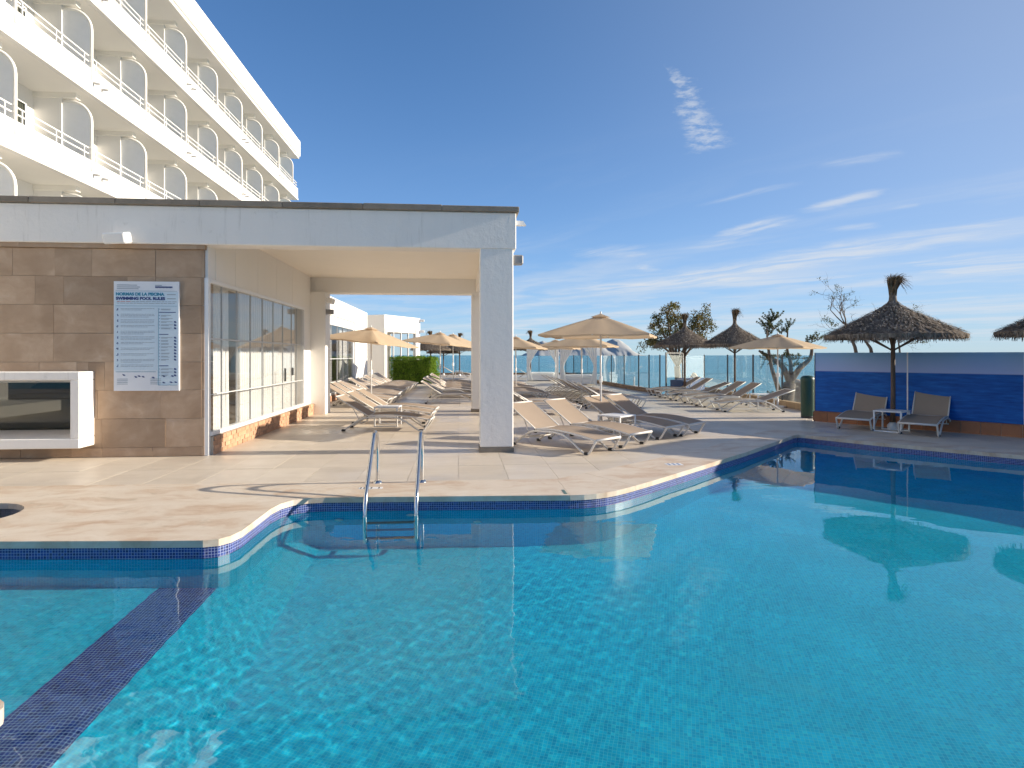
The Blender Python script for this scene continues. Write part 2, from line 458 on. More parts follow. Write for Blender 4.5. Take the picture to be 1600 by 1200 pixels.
def cloth(name, col, trans=.3, weave=0.0, rough=.9):
    m, t, o = mat(name); p = objc(t)
    k = t.m('ADD', .95, t.m('MULTIPLY', t.noise(p, 5, 4), .1)); c = t.v('SCALE', col, k)
    d = t.n('ShaderNodeBsdfDiffuse'); t.link(c, d.inputs[0])
    tl = t.n('ShaderNodeBsdfTranslucent'); t.link(c, tl.inputs[0])
    mx = t.n('ShaderNodeMixShader'); mx.inputs[0].default_value = trans
    if weave:
        nb = bump(t, t.noise(t.v('MULTIPLY', p, (160, 160, 160)), 1.0, 2), weave, .002); t.link(nb, d.inputs['Normal'])
    t.link(d.outputs[0], mx.inputs[1]); t.link(tl.outputs[0], mx.inputs[2]); t.link(mx.outputs[0], o.inputs[0])
    return m
M_SLING = cloth('taupe_sling_fabric', (.44, .355, .285), .22, .4)
M_CANVAS = cloth('beige_canvas', (.66, .52, .37), .34, .2)
M_SHEER = cloth('white_sheer_curtain', (.90, .90, .89), .30)
M_FRAME = simple('pale_lounger_frame', (.66, .63, .59), .4, .04, 12)
M_FROST = cloth('frosted_balcony_glass', (.94, .945, .95), .5)

def thatch_mat(name, a, b, c_):
    m, t, o = mat(name); p = objc(t)
    n = t.noise(t.v('MULTIPLY', p, (14, 14, 5)), 1.0, 4, .7); n2 = t.noise(p, 1.7, 3)
    col = t.ramp(n, [(.3, a), (.5, b), (.72, c_)])
    col = t.v('SCALE', col, t.m('ADD', .7, t.m('MULTIPLY', n2, .6)))
    principled(t, o, col, .95, .1, 0); return m
M_THATCH = thatch_mat('grey_brown_thatch', (.075, .062, .052), (.17, .14, .115), (.36, .31, .26))
M_STRAW = thatch_mat('dry_straw', (.10, .07, .045), (.22, .16, .10), (.33, .25, .16))

def leaf_mat(name, cols, trans=.35):
    m, t, o = mat(name); p = objc(t)
    wn = t.noise(p, 3.0, 3, .6); w2 = t.noise(p, 23.0, 2)
    c = t.ramp(t.m('ADD', t.m('MULTIPLY', wn, .6), t.m('MULTIPLY', w2, .4)), cols)
    d = t.n('ShaderNodeBsdfDiffuse'); t.link(c, d.inputs[0]); tl = t.n('ShaderNodeBsdfTranslucent'); t.link(c, tl.inputs[0])
    mx = t.n('ShaderNodeMixShader'); mx.inputs[0].default_value = trans
    t.link(d.outputs[0], mx.inputs[1]); t.link(tl.outputs[0], mx.inputs[2]); t.link(mx.outputs[0], o.inputs[0]); return m
M_HEDGE = leaf_mat('hedge_leaves', [(.3, (.07, .13, .015)), (.5, (.14, .24, .03)), (.7, (.26, .36, .05))])
M_LEAF = leaf_mat('olive_brown_leaves', [(.3, (.06, .075, .028)), (.46, (.12, .13, .045)), (.58, (.22, .16, .075)), (.7, (.28, .22, .10))])
M_TAMA = leaf_mat('tamarisk_needles', [(.3, (.06, .08, .04)), (.5, (.11, .13, .065)), (.7, (.18, .18, .10))])
M_BARK = simple('grey_bark', (.13, .105, .085), .9, .3, 9, .6, 25)

def mural_mat():
    """printed panel: pale lilac sky over a deep blue sea"""
    m, t, o = mat('printed_sea_mural'); p = geop(t); z = t.xyz(p)[2]
    hz = 1.215
    skyc = t.ramp(t.m('DIVIDE', t.m('SUBTRACT', z, hz), .45), [(0, (.38, .46, .74)), (.5, (.29, .43, .70)), (1, (.19, .39, .63))])
    q = t.v('MULTIPLY', p, (1.6, 1.6, 14))
    wv = t.noise(q, 1.5, 6, .65); wv2 = t.noise(p, .8, 2)
    seac = t.ramp(t.m('ADD', t.m('MULTIPLY', wv, .7), t.m('MULTIPLY', wv2, .3)), [(.3, (.005, .055, .26)), (.5, (.008, .11, .44)), (.72, (.02, .20, .62))])
    c = t.mix(t.smooth(z, hz - .012, hz + .012), seac, skyc)
    principled(t, o, c, .5, .2); return m
M_MURAL = mural_mat()

def sea_mat():
    m, t, o = mat('sea_water'); p = geop(t)
    n = t.noise(t.v('MULTIPLY', p, (.006, .02, 1)), 1.0, 5, .6)
    c = t.ramp(n, [(.3, (.05, .24, .28)), (.55, (.08, .31, .34)), (.75, (.12, .38, .40))])
    nb = bump(t, t.noise(t.v('MULTIPLY', p, (.25, .6, 1)), 1.0, 5, .65), .5, .6)
    principled(t, o, c, .25, .5, 0, nb); return m
M_SEA = sea_mat()
M_SAND = simple('sand', (.40, .33, .24), .95, .15, .5, .3, 6)
M_ROCK = simple('pale_rock', (.40, .33, .26), .9, .25, 1.5, .8, 5)
M_MOUNT = simple('haze_pale_mountain', (.40, .41, .41), .95, .12, .0015)  # paleness of distant haze is put into the rock colour

# ------------------------------------------------------------------ pool, coping, deck
FC = [(-9.0, 5.9), (-3.92, 5.56), (-2.56, 5.46), (-2.2, 5.44), (-2.08, 5.47), (-2.01, 5.56), (-1.97, 5.72), (-1.96, 6.06), (-1.95, 6.5),
      (-1.91, 6.72), (-1.82, 6.87), (-1.68, 6.95), (-1.5, 6.97), (.59, 6.87), (1.25, 6.84), (1.42, 6.85), (1.57, 6.885), (1.71, 6.945), (1.84, 7.025), (1.96, 7.115), (2.10, 7.23),
      (2.44, 7.53), (4.67, 9.6), (6.17, 11.1), (6.62, 11.57), (6.76, 11.66), (6.87, 11.57), (6.98, 11.36), (7.62, 10.42), (8.32, 9.58), (9.0, 8.8), (10.3, 7.2)]
NEAR = [(10.6, 6.6), (8.6, 4.2), (6.6, 1.5), (-9.0, 1.5)]
POOL = FC + NEAR
WATER_Z = -.15
WALL = offset_line(FC, .015) + offset_line(NEAR, .015)

def wall_strip(name, pts, z0, z1, m, closed=True):
    b = MB(); s_ = 0
    n = len(pts) if closed else len(pts) - 1
    for i in range(n):
        p, q = pts[i], pts[(i + 1) % len(pts)]
        l = math.hypot(q[0] - p[0], q[1] - p[1])
        b.quad((p[0], p[1], z0), (p[0], p[1], z1), (q[0], q[1], z1), (q[0], q[1], z0),
               uv=[(s_, z0), (s_, z1), (s_ + l, z1), (s_ + l, z0)])
        s_ += l
    return b.build(name, m)

pool = thing('swimming_pool', None, None); pool['kind'] = 'structure'
o_ = wall_strip('waterline_tile', WALL, -.18, -.05, M_MOSD); o_.parent = pool; receiver(o_)
o_ = wall_strip('pool_wall', WALL, -1.6, -.18, M_MOS); o_.parent = pool; receiver(o_)
def floor_quad(name, pts, m, rot=0.0):
    b = MB(); cr, sr = math.cos(rot), math.sin(rot)
    f = [(x * cr - y * sr, x * sr + y * cr) for x, y, z in pts]
    b.add(pts, [tuple(range(len(pts)))], [f]); o = b.build(name, m, pool); receiver(o); return o
floor_quad('pool_floor', [(-1.55, 1.3, -1.45), (11.2, 1.3, -1.45), (11.2, 12.2, -1.45), (-1.55, 12.2, -1.45)], M_MOS, R(20))
floor_quad('shallow_floor', [(-9.3, 1.3, -.9), (-2.56, 1.3, -.9), (-2.56, 6.3, -.9), (-9.3, 6.3, -.9)], M_MOS)
b = MB(); prof = [(-2.58, -.896), (-2.30, -.896), (-2.20, -.899), (-2.14, -.912), (-2.10, -.935)]
s_ = 0
for (xa, za), (xb, zb) in zip(prof[:-1], prof[1:]):
    l = math.hypot(xb - xa, zb - za)
    b.quad((xa, 1.3, za), (xb, 1.3, zb), (xb, 5.5, zb), (xa, 5.5, za), uv=[(s_, 1.3), (s_ + l, 1.3), (s_ + l, 5.5), (s_, 5.5)]); s_ += l
receiver(b.build('marker_band', M_MOSB, pool, True))
b = MB(); b.quad((-2.10, 1.3, -.935), (-1.55, 1.3, -1.45), (-1.55, 7.3, -1.45), (-2.10, 7.3, -.935), uv=[(0, 0), (.75, 0), (.75, 6), (0, 6)])
receiver(b.build('floor_slope', M_MOS, pool))
# round inlet fittings on the far wall
for x, y, z in ((-.55, 6.915, -.33), (.2, 6.88, -.62), (-1.35, 6.955, -.5)):
    b = MB(); b.lathe([(.001, .012), (.03, .012), (.045, .005), (.05, 0)], 16)
    o_ = b.build('inlet_fitting', M_PAINT, pool, True); o_.location = (x, y, z); o_.rotation_euler = (R(90), 0, 0); receiver(o_)

def inside(px, py, poly):
    px = np.asarray(px); py = np.asarray(py); r = np.zeros(px.shape, bool); n = len(poly)
    for i in range(n):
        x0, y0 = poly[i]; x1, y1 = poly[(i + 1) % n]
        if y0 == y1: continue
        c_ = ((y0 > py) != (y1 > py)) & (px < (x1 - x0) * (py - y0) / (y1 - y0) + x0)
        r ^= c_
    return r

def build_water():
    dx_ = .022
    xs = np.arange(-9.0, 10.7, dx_ * 1.15); ys = np.arange(1.5, 11.75, dx_)
    X, Y = np.meshgrid(xs, ys); rng = np.random.default_rng(7)
    Z = np.zeros_like(X); Zf = np.zeros_like(X)
    for i in range(46):
        lam = .06 * (4.5 ** rng.random()); a = rng.normal(PI * .58, .75); k = 2 * PI / lam
        ph = k * (X * math.cos(a) + Y * math.sin(a)) + rng.uniform(0, 6.28) + .8 * np.sin(X * rng.uniform(.5, 1.6) + Y * rng.uniform(.5, 1.6) + rng.uniform(0, 6))
        Z += lam * .00029 * np.sin(ph)
    for i in range(10):
        lam = rng.uniform(.5, 1.6); a = rng.uniform(0, 2 * PI); k = 2 * PI / lam
        Zf += lam * .00035 * np.sin(k * (X * math.cos(a) + Y * math.sin(a)) + rng.uniform(0, 6.28))
    # the surface is livelier on the near left, almost flat by the far edges
    amp = .12 + .95 * np.exp(-(((X + 1.2) / 2.3) ** 2 + ((Y - 3.6) / 2.3) ** 2)) + .35 * np.exp(-(((X - 2.2) / 1.1) ** 2 + ((Y - 5.6) / 1.0) ** 2))
    amp += .22 * np.clip(.5 + .5 * np.sin(X * .9 + 1.2 * np.sin(Y * .7)), 0, 1)
    Z = WATER_Z + Z * amp + Zf * .6
    ny, nx = X.shape
    keep = inside(X, Y, WALL)
    g = keep.copy()
    g[1:] |= keep[:-1]; g[:-1] |= keep[1:]; g[:, 1:] |= g[:, :-1].copy(); g[:, :-1] |= g[:, 1:].copy()
    idx = np.arange(ny * nx).reshape(ny, nx)
    f = np.stack([idx[:-1, :-1], idx[:-1, 1:], idx[1:, 1:], idx[1:, :-1]], -1).reshape(-1, 4)
    gk = g.reshape(-1); f = f[gk[f].all(1)]
    used = np.zeros(ny * nx, bool); used[f.reshape(-1)] = True
    remap = np.cumsum(used) - 1
    v = np.stack([X, Y, Z], -1).reshape(-1, 3)[used].astype(np.float32); f = remap[f].astype(np.int32)
    me = bpy.data.meshes.new('pool_water')
    me.vertices.add(len(v)); me.vertices.foreach_set('co', v.reshape(-1))
    me.loops.add(f.size); me.loops.foreach_set('vertex_index', f.reshape(-1))
    me.polygons.add(len(f)); me.polygons.foreach_set('loop_start', np.arange(0, f.size, 4, dtype=np.int32))
    me.update(calc_edges=True); me.shade_smooth(); me.materials.append(M_WATER)
    o = bpy.data.objects.new('pool_water', me); COL.objects.link(o); o['kind'] = 'structure'
    o.cycles.is_caustics_caster = True
    return o
build_water()

from mathutils.geometry import tessellate_polygon
def slab_with_holes(name, outer, holes, z0, z1, m, parent=None):
    """flat slab, top at z1, with holes; sides down to z0"""
    rings = [outer] + holes
    flat = [p for r_ in rings for p in r_]
    tris = tessellate_polygon([[Vector((x, y, 0)) for x, y in r_] for r_ in rings])
    b = MB(); tr = []
    for t_ in tris:
        a = area([flat[i] for i in t_])
        if abs(a) < 1e-9: continue
        tr.append(t_ if a > 0 else t_[::-1])
    n = len(flat); b.add([(x, y, z1) for x, y in flat] + [(x, y, z0) for x, y in flat], tr)
    base = 0
    for k_, r_ in enumerate(rings):
        ccw = area(r_) > 0
        for i in range(len(r_)):
            p, q = base + i, base + (i + 1) % len(r_)
            if ccw != (k_ > 0): b.f.append([q, p, p + n, q + n]) if False else b.f.append([p, p + n, q + n, q])
            else: b.f.append([q, q + n, p + n, p])
            b.uv.append(None)
        base += len(r_)
    return b.build(name, m, parent)

JAC = [(-6.9, 7.0), (-6.9, 6.0)] + [(-4.95 + .5 * math.cos(a), 6.5 + .5 * math.sin(a)) for a in np.linspace(-PI / 2, PI / 2, 15)]
JAC = [(float(x), float(y)) for x, y in JAC]
JAC_OUT = [(-6.95, 7.03), (-6.95, 5.97)] + [(-4.95 + .53 * math.cos(a), 6.5 + .53 * math.sin(a)) for a in np.linspace(-PI / 2, PI / 2, 15)]
JAC_OUT = [(float(x), float(y)) for x, y in JAC_OUT]
cope = thing('pool_coping', None, None); cope['kind'] = 'structure'
plat = [p for p in FC if p[0] <= 1.26] + [(1.25, 7.75), (-9.0, 7.98)]
o_ = slab_with_holes('coping_slab', plat[::-1], [JAC], -.055, .006, M_COPE, cope)
# separate coping stones along the diagonal and the mural side
ci = FC.index((1.25, 6.84)); chain = FC[ci:]
outer = offset_line(chain, .70); outer[0] = (1.25, 7.75); outer[1:8] = [(1.29, 7.79), (1.36, 7.85), (1.44, 7.91), (1.52, 7.97), (1.58, 8.02), (1.64, 8.07), (2.0, 8.33)]
cum = [0]
for a, c_ in zip(chain[:-1], chain[1:]): cum.append(cum[-1] + math.hypot(c_[0] - a[0], c_[1] - a[1]))
def at_len(line, d):
    for i in range(len(cum) - 1):
        if d <= cum[i + 1] + 1e-9:
            k = (d - cum[i]) / (cum[i + 1] - cum[i]); return (line[i][0] + k * (line[i + 1][0] - line[i][0]), line[i][1] + k * (line[i + 1][1] - line[i][1]))
    return line[-1]
cuts = [0.004]; Ltot = cum[-1]
while cuts[-1] < Ltot - 1.2: cuts.append(cuts[-1] + 1.02)
cuts.append(Ltot)
for k, (d0, d1) in enumerate(zip(cuts[:-1], cuts[1:])):
    d1 -= .005
    ds = [d0] + [q for q in cum if d0 + .02 < q < d1 - .02] + [d1]
    poly = [at_len(chain, q) for q in ds] + [at_len(outer, q) for q in ds][::-1]
    MB().prism(poly, -.055, .006).build('coping_stone', M_COPE, cope)
# near and right coping, mostly behind the camera
nr = [FC[-1]] + NEAR; no = offset_line(nr, .6)
for i in range(len(nr) - 1):
    MB().prism([nr[i], nr[i + 1], no[i + 1], no[i]], -.055, .006).build('coping_stone', M_COPE, cope)
# depth plate and overflow mark set into the coping
MB().box(-1.20, -.92, 7.36, 7.46, .004, .0085).build('depth_plate', M_PAINT, cope)
for x in (-1.185, -1.145, -1.06, -.97):
    MB().box(x, x + .016, 7.375, 7.445, .006, .0105).build('depth_mark', M_RUBBER, cope)
M_BLUEP = simple('blue_print', (.22, .30, .45), .5, .05)
MB().box(3.0, 3.24, 8.56, 8.72, .004, .0085, None).build('depth_plate', M_PAINT, cope)
for x in (3.03, 3.10, 3.17):
    MB().box(x, x + .03, 8.58, 8.70, .006, .0105).build('depth_mark', M_BLUEP, cope)
MB().box(1.20, 1.235, 6.90, 7.12, .004, .0085).build('overflow_slot', simple('green_slot', (.10, .17, .14), .4), cope)

# little pool on the left, lined with navy mosaic
b = MB(); s_ = 0
for i in range(len(JAC_OUT)):
    p, q = JAC_OUT[i], JAC_OUT[(i + 1) % len(JAC_OUT)]; l = math.hypot(q[0] - p[0], q[1] - p[1])
    b.quad((*p, -.7), (*p, -.05), (*q, -.05), (*q, -.7), uv=[(s_, -.7), (s_, -.05), (s_ + l, -.05), (s_ + l, -.7)]); s_ += l
b.add([(x, y, -.7) for x, y in JAC_OUT], [tuple(range(len(JAC_OUT)))], [[(x, y) for x, y in JAC_OUT]])
o_ = b.build('small_pool_basin', M_MOSD); o_['kind'] = 'structure'

# divider at the near end of the navy band, with its rounded coping end
div = thing('pool_divider', 'cream rounded coping end of the low divider at the left picture edge', 'pool divider', (-2.265, 1.5, 0))
b = MB(); pts = [(-.22, 0), (.22, 0), (.22, 1.40)] + [(.22 * math.cos(a), 1.40 + .14 * math.sin(a)) for a in np.linspace(.2, PI - .2, 9)] + [(-.22, 1.40)]
b.prism([(float(x), float(y)) for x, y in pts], -.06, .012); b.build('coping_cap', M_COPE, div)
dw = [(.20, 0), (.20, 1.40)] + [(float(.20 * math.cos(a)), float(1.40 + .125 * math.sin(a))) for a in np.linspace(.2, PI - .2, 9)] + [(-.20, 1.40), (-.20, 0)]
o_ = wall_strip('divider_wall', dw[::-1], -.893, -.055, M_MOSD, False); o_.parent = div; receiver(o_)

# deck: one base sheet with holes for the pools, porcelain tiles on top
hole = [p for p in offset_line(FC, .03)] + [p for p in offset_line(NEAR, .03)]
DECK_OUT = [(-26, -9), (16, -9), (16.0, 3.9), (10.98, 10.83), (8.72, 13.95), (8.6, 14.2), (10.03, 16.25), (10.42, 20.7), (10.95, 26.3), (8.5, 24.3), (8.2, 26.4), (8.03, 31.5), (8.0, 36), (8.3, 41), (8.9, 50.5), (-26, 50.5)]
o_ = slab_with_holes('deck', DECK_OUT, [hole, JAC_OUT], -.35, -.008, M_DECK); o_['kind'] = 'structure'
deck = o_
mid = offset_line(chain, .45)
SUBJ = [(-8.2, 7.62), (1.2, 7.60)] + mid[7:-1] + [(11.0, 10.5), (8.62, 13.98), (8.5, 14.3), (9.9, 16.3), (10.2, 19.05), (-4.3, 19.05), (-4.0, 10.02), (-8.2, 10.02)]
TW, TD = .65, 1.3
nt_ = 0
for i in range(-13, 18):
    for j in range(5, 16):
        x0 = -.016 + i * TW; y0 = 7.75 + (j - 6) * TD - .2
        if x0 > 10.9 or y0 > 19: continue
        rc = [(x0 + .002, y0 + .002), (x0 + TW - .002, y0 + .002), (x0 + TW - .002, y0 + TD - .002), (x0 + .002, y0 + TD - .002)]
        pg = clip_rect(SUBJ, rc)
        cl = []
        for q in pg:
            if not cl or math.hypot(q[0] - cl[-1][0], q[1] - cl[-1][1]) > 1e-4: cl.append(q)
        if len(cl) > 2 and math.hypot(cl[0][0] - cl[-1][0], cl[0][1] - cl[-1][1]) < 1e-4: cl.pop()
        if len(cl) < 3 or abs(area(cl)) < .01: continue
        MB().prism(cl, -.02, .0 + random.uniform(-.0006, .0006)).build('deck_tile', M_TILE, deck); nt_ += 1
print('deck tiles', nt_)

# pool ladder
lad = thing('pool_ladder', 'stainless steel pool ladder with two looped handrails at the pool edge', 'pool ladder', (-.745, 7.2, 0))
def spline(pts, n=6):
    out = []; P_ = [Vector(p) for p in pts]
    for i in range(len(P_) - 1):
        a, b_, c_, d = P_[max(i - 1, 0)], P_[i], P_[i + 1], P_[min(i + 2, len(P_) - 1)]
        for k in range(n):
            u = k / n
            out.append(.5 * ((2 * b_) + (c_ - a) * u + (2 * a - 5 * b_ + 4 * c_ - d) * u * u + (3 * b_ - a - 3 * c_ + d) * u ** 3))
    out.append(P_[-1]); return out
rail_pts = [(0, .52, 0), (0, .52, .2), (0, .515, .42), (0, .46, .58), (0, .34, .655), (0, .2, .65), (0, .05, .53), (0, -.12, .36), (0, -.30, .2), (0, -.43, .08), (0, -.50, -.08), (0, -.52, -.3), (0, -.52, -.6), (0, -.52, -.98), (0, -.46, -1.08), (0, -.34, -1.1)]
rail = MB().tube(spline(rail_pts, 5), .0235, 12).build('handrail', M_METAL, lad, True); rail.location = (-.275, 0, 0); receiver(rail)
r2 = inst(rail, 'handrail', lad, (.275, 0, 0)); receiver(r2)
fl = MB().lathe([(.001, .03), (.03, .03), (.045, .022), (.055, .008), (.058, .0)], 20).build('flange', M_METAL, lad, True); fl.location = (-.275, .52, .004)
inst(fl, 'flange', lad, (.275, .52, .004))
for z in (-.36, -.62, -.88):
    o_ = MB().cbox(-.25, .25, -.56, -.48, z - .025, z, .008).build('step', M_DARKM, lad); receiver(o_)

# ------------------------------------------------------------------ poolside building with portico
YF = 10.05                                       # face of the stone cladding
bld = thing('poolside_building', 'low white building with tan stone wall and open portico beside the pool', 'building', (-4.0, 10.1, 0))
bld.location = (0, 0, 0)
# structural wall behind the stone, with an opening for the serving window
b = MB()
b.box(-12.5, -9.5, YF + .03, YF + .33, 0, 3.36); b.box(-5.78, -4.09, YF + .03, YF + .33, 0, 3.36)
b.box(-9.5, -5.78, YF + .03, YF + .33, 1.28, 3.36); b.box(-9.5, -5.78, YF + .03, YF + .33, 0, .28)
b.build('core_wall', M_MORTAR, bld)
random.seed(11)
rows = [0.0, .145, .60, 1.05, 1.495, 1.94, 2.39, 2.835, 3.272]
for r_, (z0, z1) in enumerate(zip(rows[:-1], rows[1:])):
    x = -4.085
    while x > -9.4:
        wd = random.choice([.42, .55, .7, .85, .95, .62]) if r_ else random.choice([.3, .45, .6, .75])
        xl = x - wd
        zs, ze = z0 + .002, z1 - .002
        yj = YF + random.uniform(-.003, .005)
        def stone(xa, xb, za, zb):
            if xb - xa > .02 and zb - za > .02: MB().box(xa + .002, xb - .001, yj, YF + .03, za, zb).build('stone_tile', M_STONE, bld)
        if ze <= .28 or zs >= 1.28: stone(xl, x, zs, ze)
        else:
            stone(max(xl, -5.79), x, zs, ze)                       # right of the serving window
            if xl < -5.79:
                xr = min(x, -5.79)
                if zs < .28: stone(xl, xr, zs, .28)
                if ze > 1.28: stone(xl, xr, 1.28, ze)
        x = xl
# corner return stones on the reveal facing the portico
for z0, z1 in zip(rows[:-1], rows[1:]):
    MB().box(-4.085, -4.045, YF + .004, YF + .36, z0 + .002, z1 - .002).build('stone_tile', M_STONE, bld)
# thin stone cornice pieces between wall and fascia
x = -4.02; k = 0
while x > -12:
    xl = x - (1.32 if k else .12)
    MB().box(xl + .003, x, YF - .045, YF + .3, 3.276, 3.345).build('cornice_stone', M_STONE, bld); x = xl; k += 1
# roof: fascia beams, ceiling, rear beam, capstones
b = MB()
b.cbox(-12.5, .93, 9.97, 10.36, 3.347, 3.945, .012)
b.build('front_fascia', M_STUCCO, bld)
b = MB(); b.cbox(.45, .925, 10.36, 17.0, 3.35, 3.94, .012); b.build('side_beam', M_STUCCO, bld)
b = MB(); b.cbox(-4.3, .93, 17.0, 17.5, 3.31, 3.94, .012); b.build('rear_beam', M_WHITE, bld)
b = MB(); b.box(-12.5, .9, 10.34, 17.3, 3.72, 3.90); b.build('ceiling', M_CREAM, bld)
x = .975; k = 0
while x > -12.2:
    xl = x - 1.26
    MB().cbox(xl + .004, x, 9.915, 10.42, 3.947, 4.04 + random.uniform(-.004, .004), .008).build('capstone', M_CAPST, bld); x = xl; k += 1
y = 10.425
while y < 17.4:
    MB().cbox(.42, .975, y + .004, min(y + 1.2, 17.55), 3.947, 4.04, .008).build('capstone', M_CAPST, bld); y += 1.2
# columns
for nm, yy in (('front', 9.985), ('rear', 17.05)):
    MB().cbox(.335, .885, yy, yy + .40, .085, 3.36, .014).build('column', M_STUCCO, bld)
    MB().box(.325, .895, yy - .010, yy + .41, .0, .083).build('column_plinth', M_CAPST, bld)
# rear pilaster and the wall it ends
MB().cbox(-4.12, -3.62, 16.85, 17.45, .0, 3.32, .01).build('pilaster', M_WHITE, bld)
b = MB(); b.box(-4.30, -4.02, 16.1, 16.85, 0, 3.72); b.build('end_wall', M_WHITE, bld)
# wall above the glazing: white panels with fine joints
y = 10.38
for y1 in (11.28, 12.5, 13.75, 15.0, 16.1):
    MB().box(-4.06, -4.0, y + .004, y1 - .004, 2.83, 3.72).build('lintel_panel', M_WHITE, bld); y = y1
MB().box(-4.07, -4.005, 10.09, 10.38, 2.83, 3.72).build('lintel_panel', M_WHITE, bld)
b = MB(); b.box(-4.3, -4.062, 10.38, 16.1, 2.80, 3.72); b.build('lintel_wall', M_WHITE, bld)
# glazing
zs0, zs1 = .30, 2.83
fr = MB()
fr.box(-4.07, -3.985, 10.06, 10.15, .0, 2.83)
b = MB(); b.cbox(-4.08, -3.98, 10.15, 16.1, 2.76, 2.828, .006); b.build('window_frame', M_ALU, bld)
b = MB(); b.cbox(-4.08, -3.96, 10.15, 16.1, .30, .365, .006); b.build('window_sill', M_ALU, bld)
fr.box(-4.07, -3.985, 16.02, 16.1, .365, 2.76); fr.build('window_frame', M_ALU, bld)
ys = [10.15, 10.72, 11.42, 12.14, 12.86, 13.58, 14.3, 15.02, 15.5, 16.02]
M_GREYF = simple('grey_mullion', (.55, .56, .57), .4, .03)
for y0, y1 in zip(ys[:-1], ys[1:]):
    for z0, z1 in ((.365, .95), (.97, 1.85), (1.88, 2.76)):
        b = MB(); b.box(-4.035, -4.027, y0 + .006, y1 - .006, z0 + .004, z1 - .004); b.build('glass_pane', M_WGLASS, bld)
for y in ys[1:-1]: MB().box(-4.045, -4.017, y - .0035, y + .0035, .365, 2.76).build('mullion', M_GREYF, bld)
MB().box(-4.048, -4.012, 10.15, 16.02, 1.852, 1.878).build('transom', M_GREYF, bld)
MB().box(-4.046, -4.014, 10.15, 16.02, .952, .968).build('transom', M_GREYF, bld)
MB().box(-4.01, -3.975, 14.36, 14.40, 1.0, 1.30).build('door_handle', M_DARKM, bld)
MB().box(-4.012, -3.985, 14.98, 15.08, 1.12, 1.3).build('door_lock', M_DARKM, bld)
# brick plinth under the glazing
random.seed(4)
for c_ in range(4):
    y = 10.16 + (0 if c_ % 2 else -.11)
    while y < 16.8:
        z0 = .0 + c_ * .074
        y0, y1 = max(y, 10.14), min(y + .222, 16.84)
        if y1 - y0 > .04:
            out = .0 if c_ < 3 else .018
            MB().box(-4.10, -3.93 + out + random.uniform(-.005, .005), y0 + .005, y1 - .005, z0 + .004, z0 + .070).build('brick', M_BRICK, bld)
        y += .232
b = MB(); b.box(-4.2, -3.942, 10.14, 16.84, 0.002, .294); b.build('mortar_bed', M_MORTAR, bld)
# interior behind the glazing
b = MB()
b.box(-12.3, -4.1, 10.40, 16.9, .20, .28)
b.build('interior_floor', M_TILE, bld)
M_INT = simple('interior_wall', (.50, .48, .45), .9, .05)
b = MB(); b.box(-10.1, -10.0, 10.40, 16.9, .28, 3.7); b.box(-10, -4.3, 16.9, 17.0, .28, 3.7); b.build('interior_wall', M_INT, bld)
MB().box(-7.0, -6.7, 12.1, 12.4, .28, 3.7).build('interior_pillar', M_INT, bld)

# serving window: white box frame proud of the stone
bx = thing('serving_window', 'white box-framed serving window with grey glass, low on the tan stone wall', 'serving window', (-7.4, 9.9, .2))
bx.location = (0, 0, 0)
x0, x1, y0, y1, z0, z1 = -9.3, -5.70, 9.67, 10.05, .195, 1.35
b = MB(); b.cbox(x0, x1, y0, y1 + .02, 1.222, z1, .012); b.build('frame_head', M_STUCCO, bx)
b = MB(); b.cbox(x0, x1, y0, y1 + .02, z0, .345, .012); b.build('frame_base', M_STUCCO, bx)
b = MB(); b.cbox(-5.832, x1 + .0, y0 + .002, y1 + .02, .345, 1.222, .010); b.build('frame_jamb', M_STUCCO, bx)
b = MB(); b.box(x0, -5.66, y1 + .022, 10.96, .26, .338); b.build('counter_top', M_STUCCO, bx)
b = MB(); b.box(x0, -5.66, y1 + .022, 10.96, 1.226, 1.30); b.build('opening_head', M_STUCCO, bx)
b = MB(); b.box(-5.80, -5.70, y1 + .022, 10.96, .34, 1.225); b.build('opening_side', M_STUCCO, bx)
b = MB(); b.box(x0, -5.80, 10.90, 10.94, 1.14, 1.224); b.build('glass_rail', M_GREYF, bx)
b = MB(); b.box(x0, -5.80, 10.915, 10.923, .34, 1.14); b.build('glass_pane', M_DGLASS, bx)
M_KIT = simple('kitchen_grey', (.42, .40, .36), .6, .25, 2)
M_KITD = simple('kitchen_dark', (.09, .08, .07), .7, .2, 3)
b = MB(); b.box(-8.2, -6.55, 11.5, 12.3, .3, .82); b.build('kitchen_counter', M_KIT, bx)
b = MB(); b.box(-7.95, -6.85, 11.55, 12.2, .84, .90); b.build('kitchen_shelf', M_KIT, bx)
b = MB(); b.add([(-7.7, 11.6, 1.0), (-6.6, 11.6, .93), (-6.6, 11.6, 1.2), (-7.1, 11.6, 1.35), (-7.7, 12.2, 1.0), (-6.6, 12.2, .93), (-6.6, 12.2, 1.2), (-7.1, 12.2, 1.35)], [(0, 1, 2, 3), (7, 6, 5, 4), (0, 4, 5, 1), (1, 5, 6, 2), (2, 6, 7, 3), (3, 7, 4, 0)]); b.build('hood', M_KITD, bx)

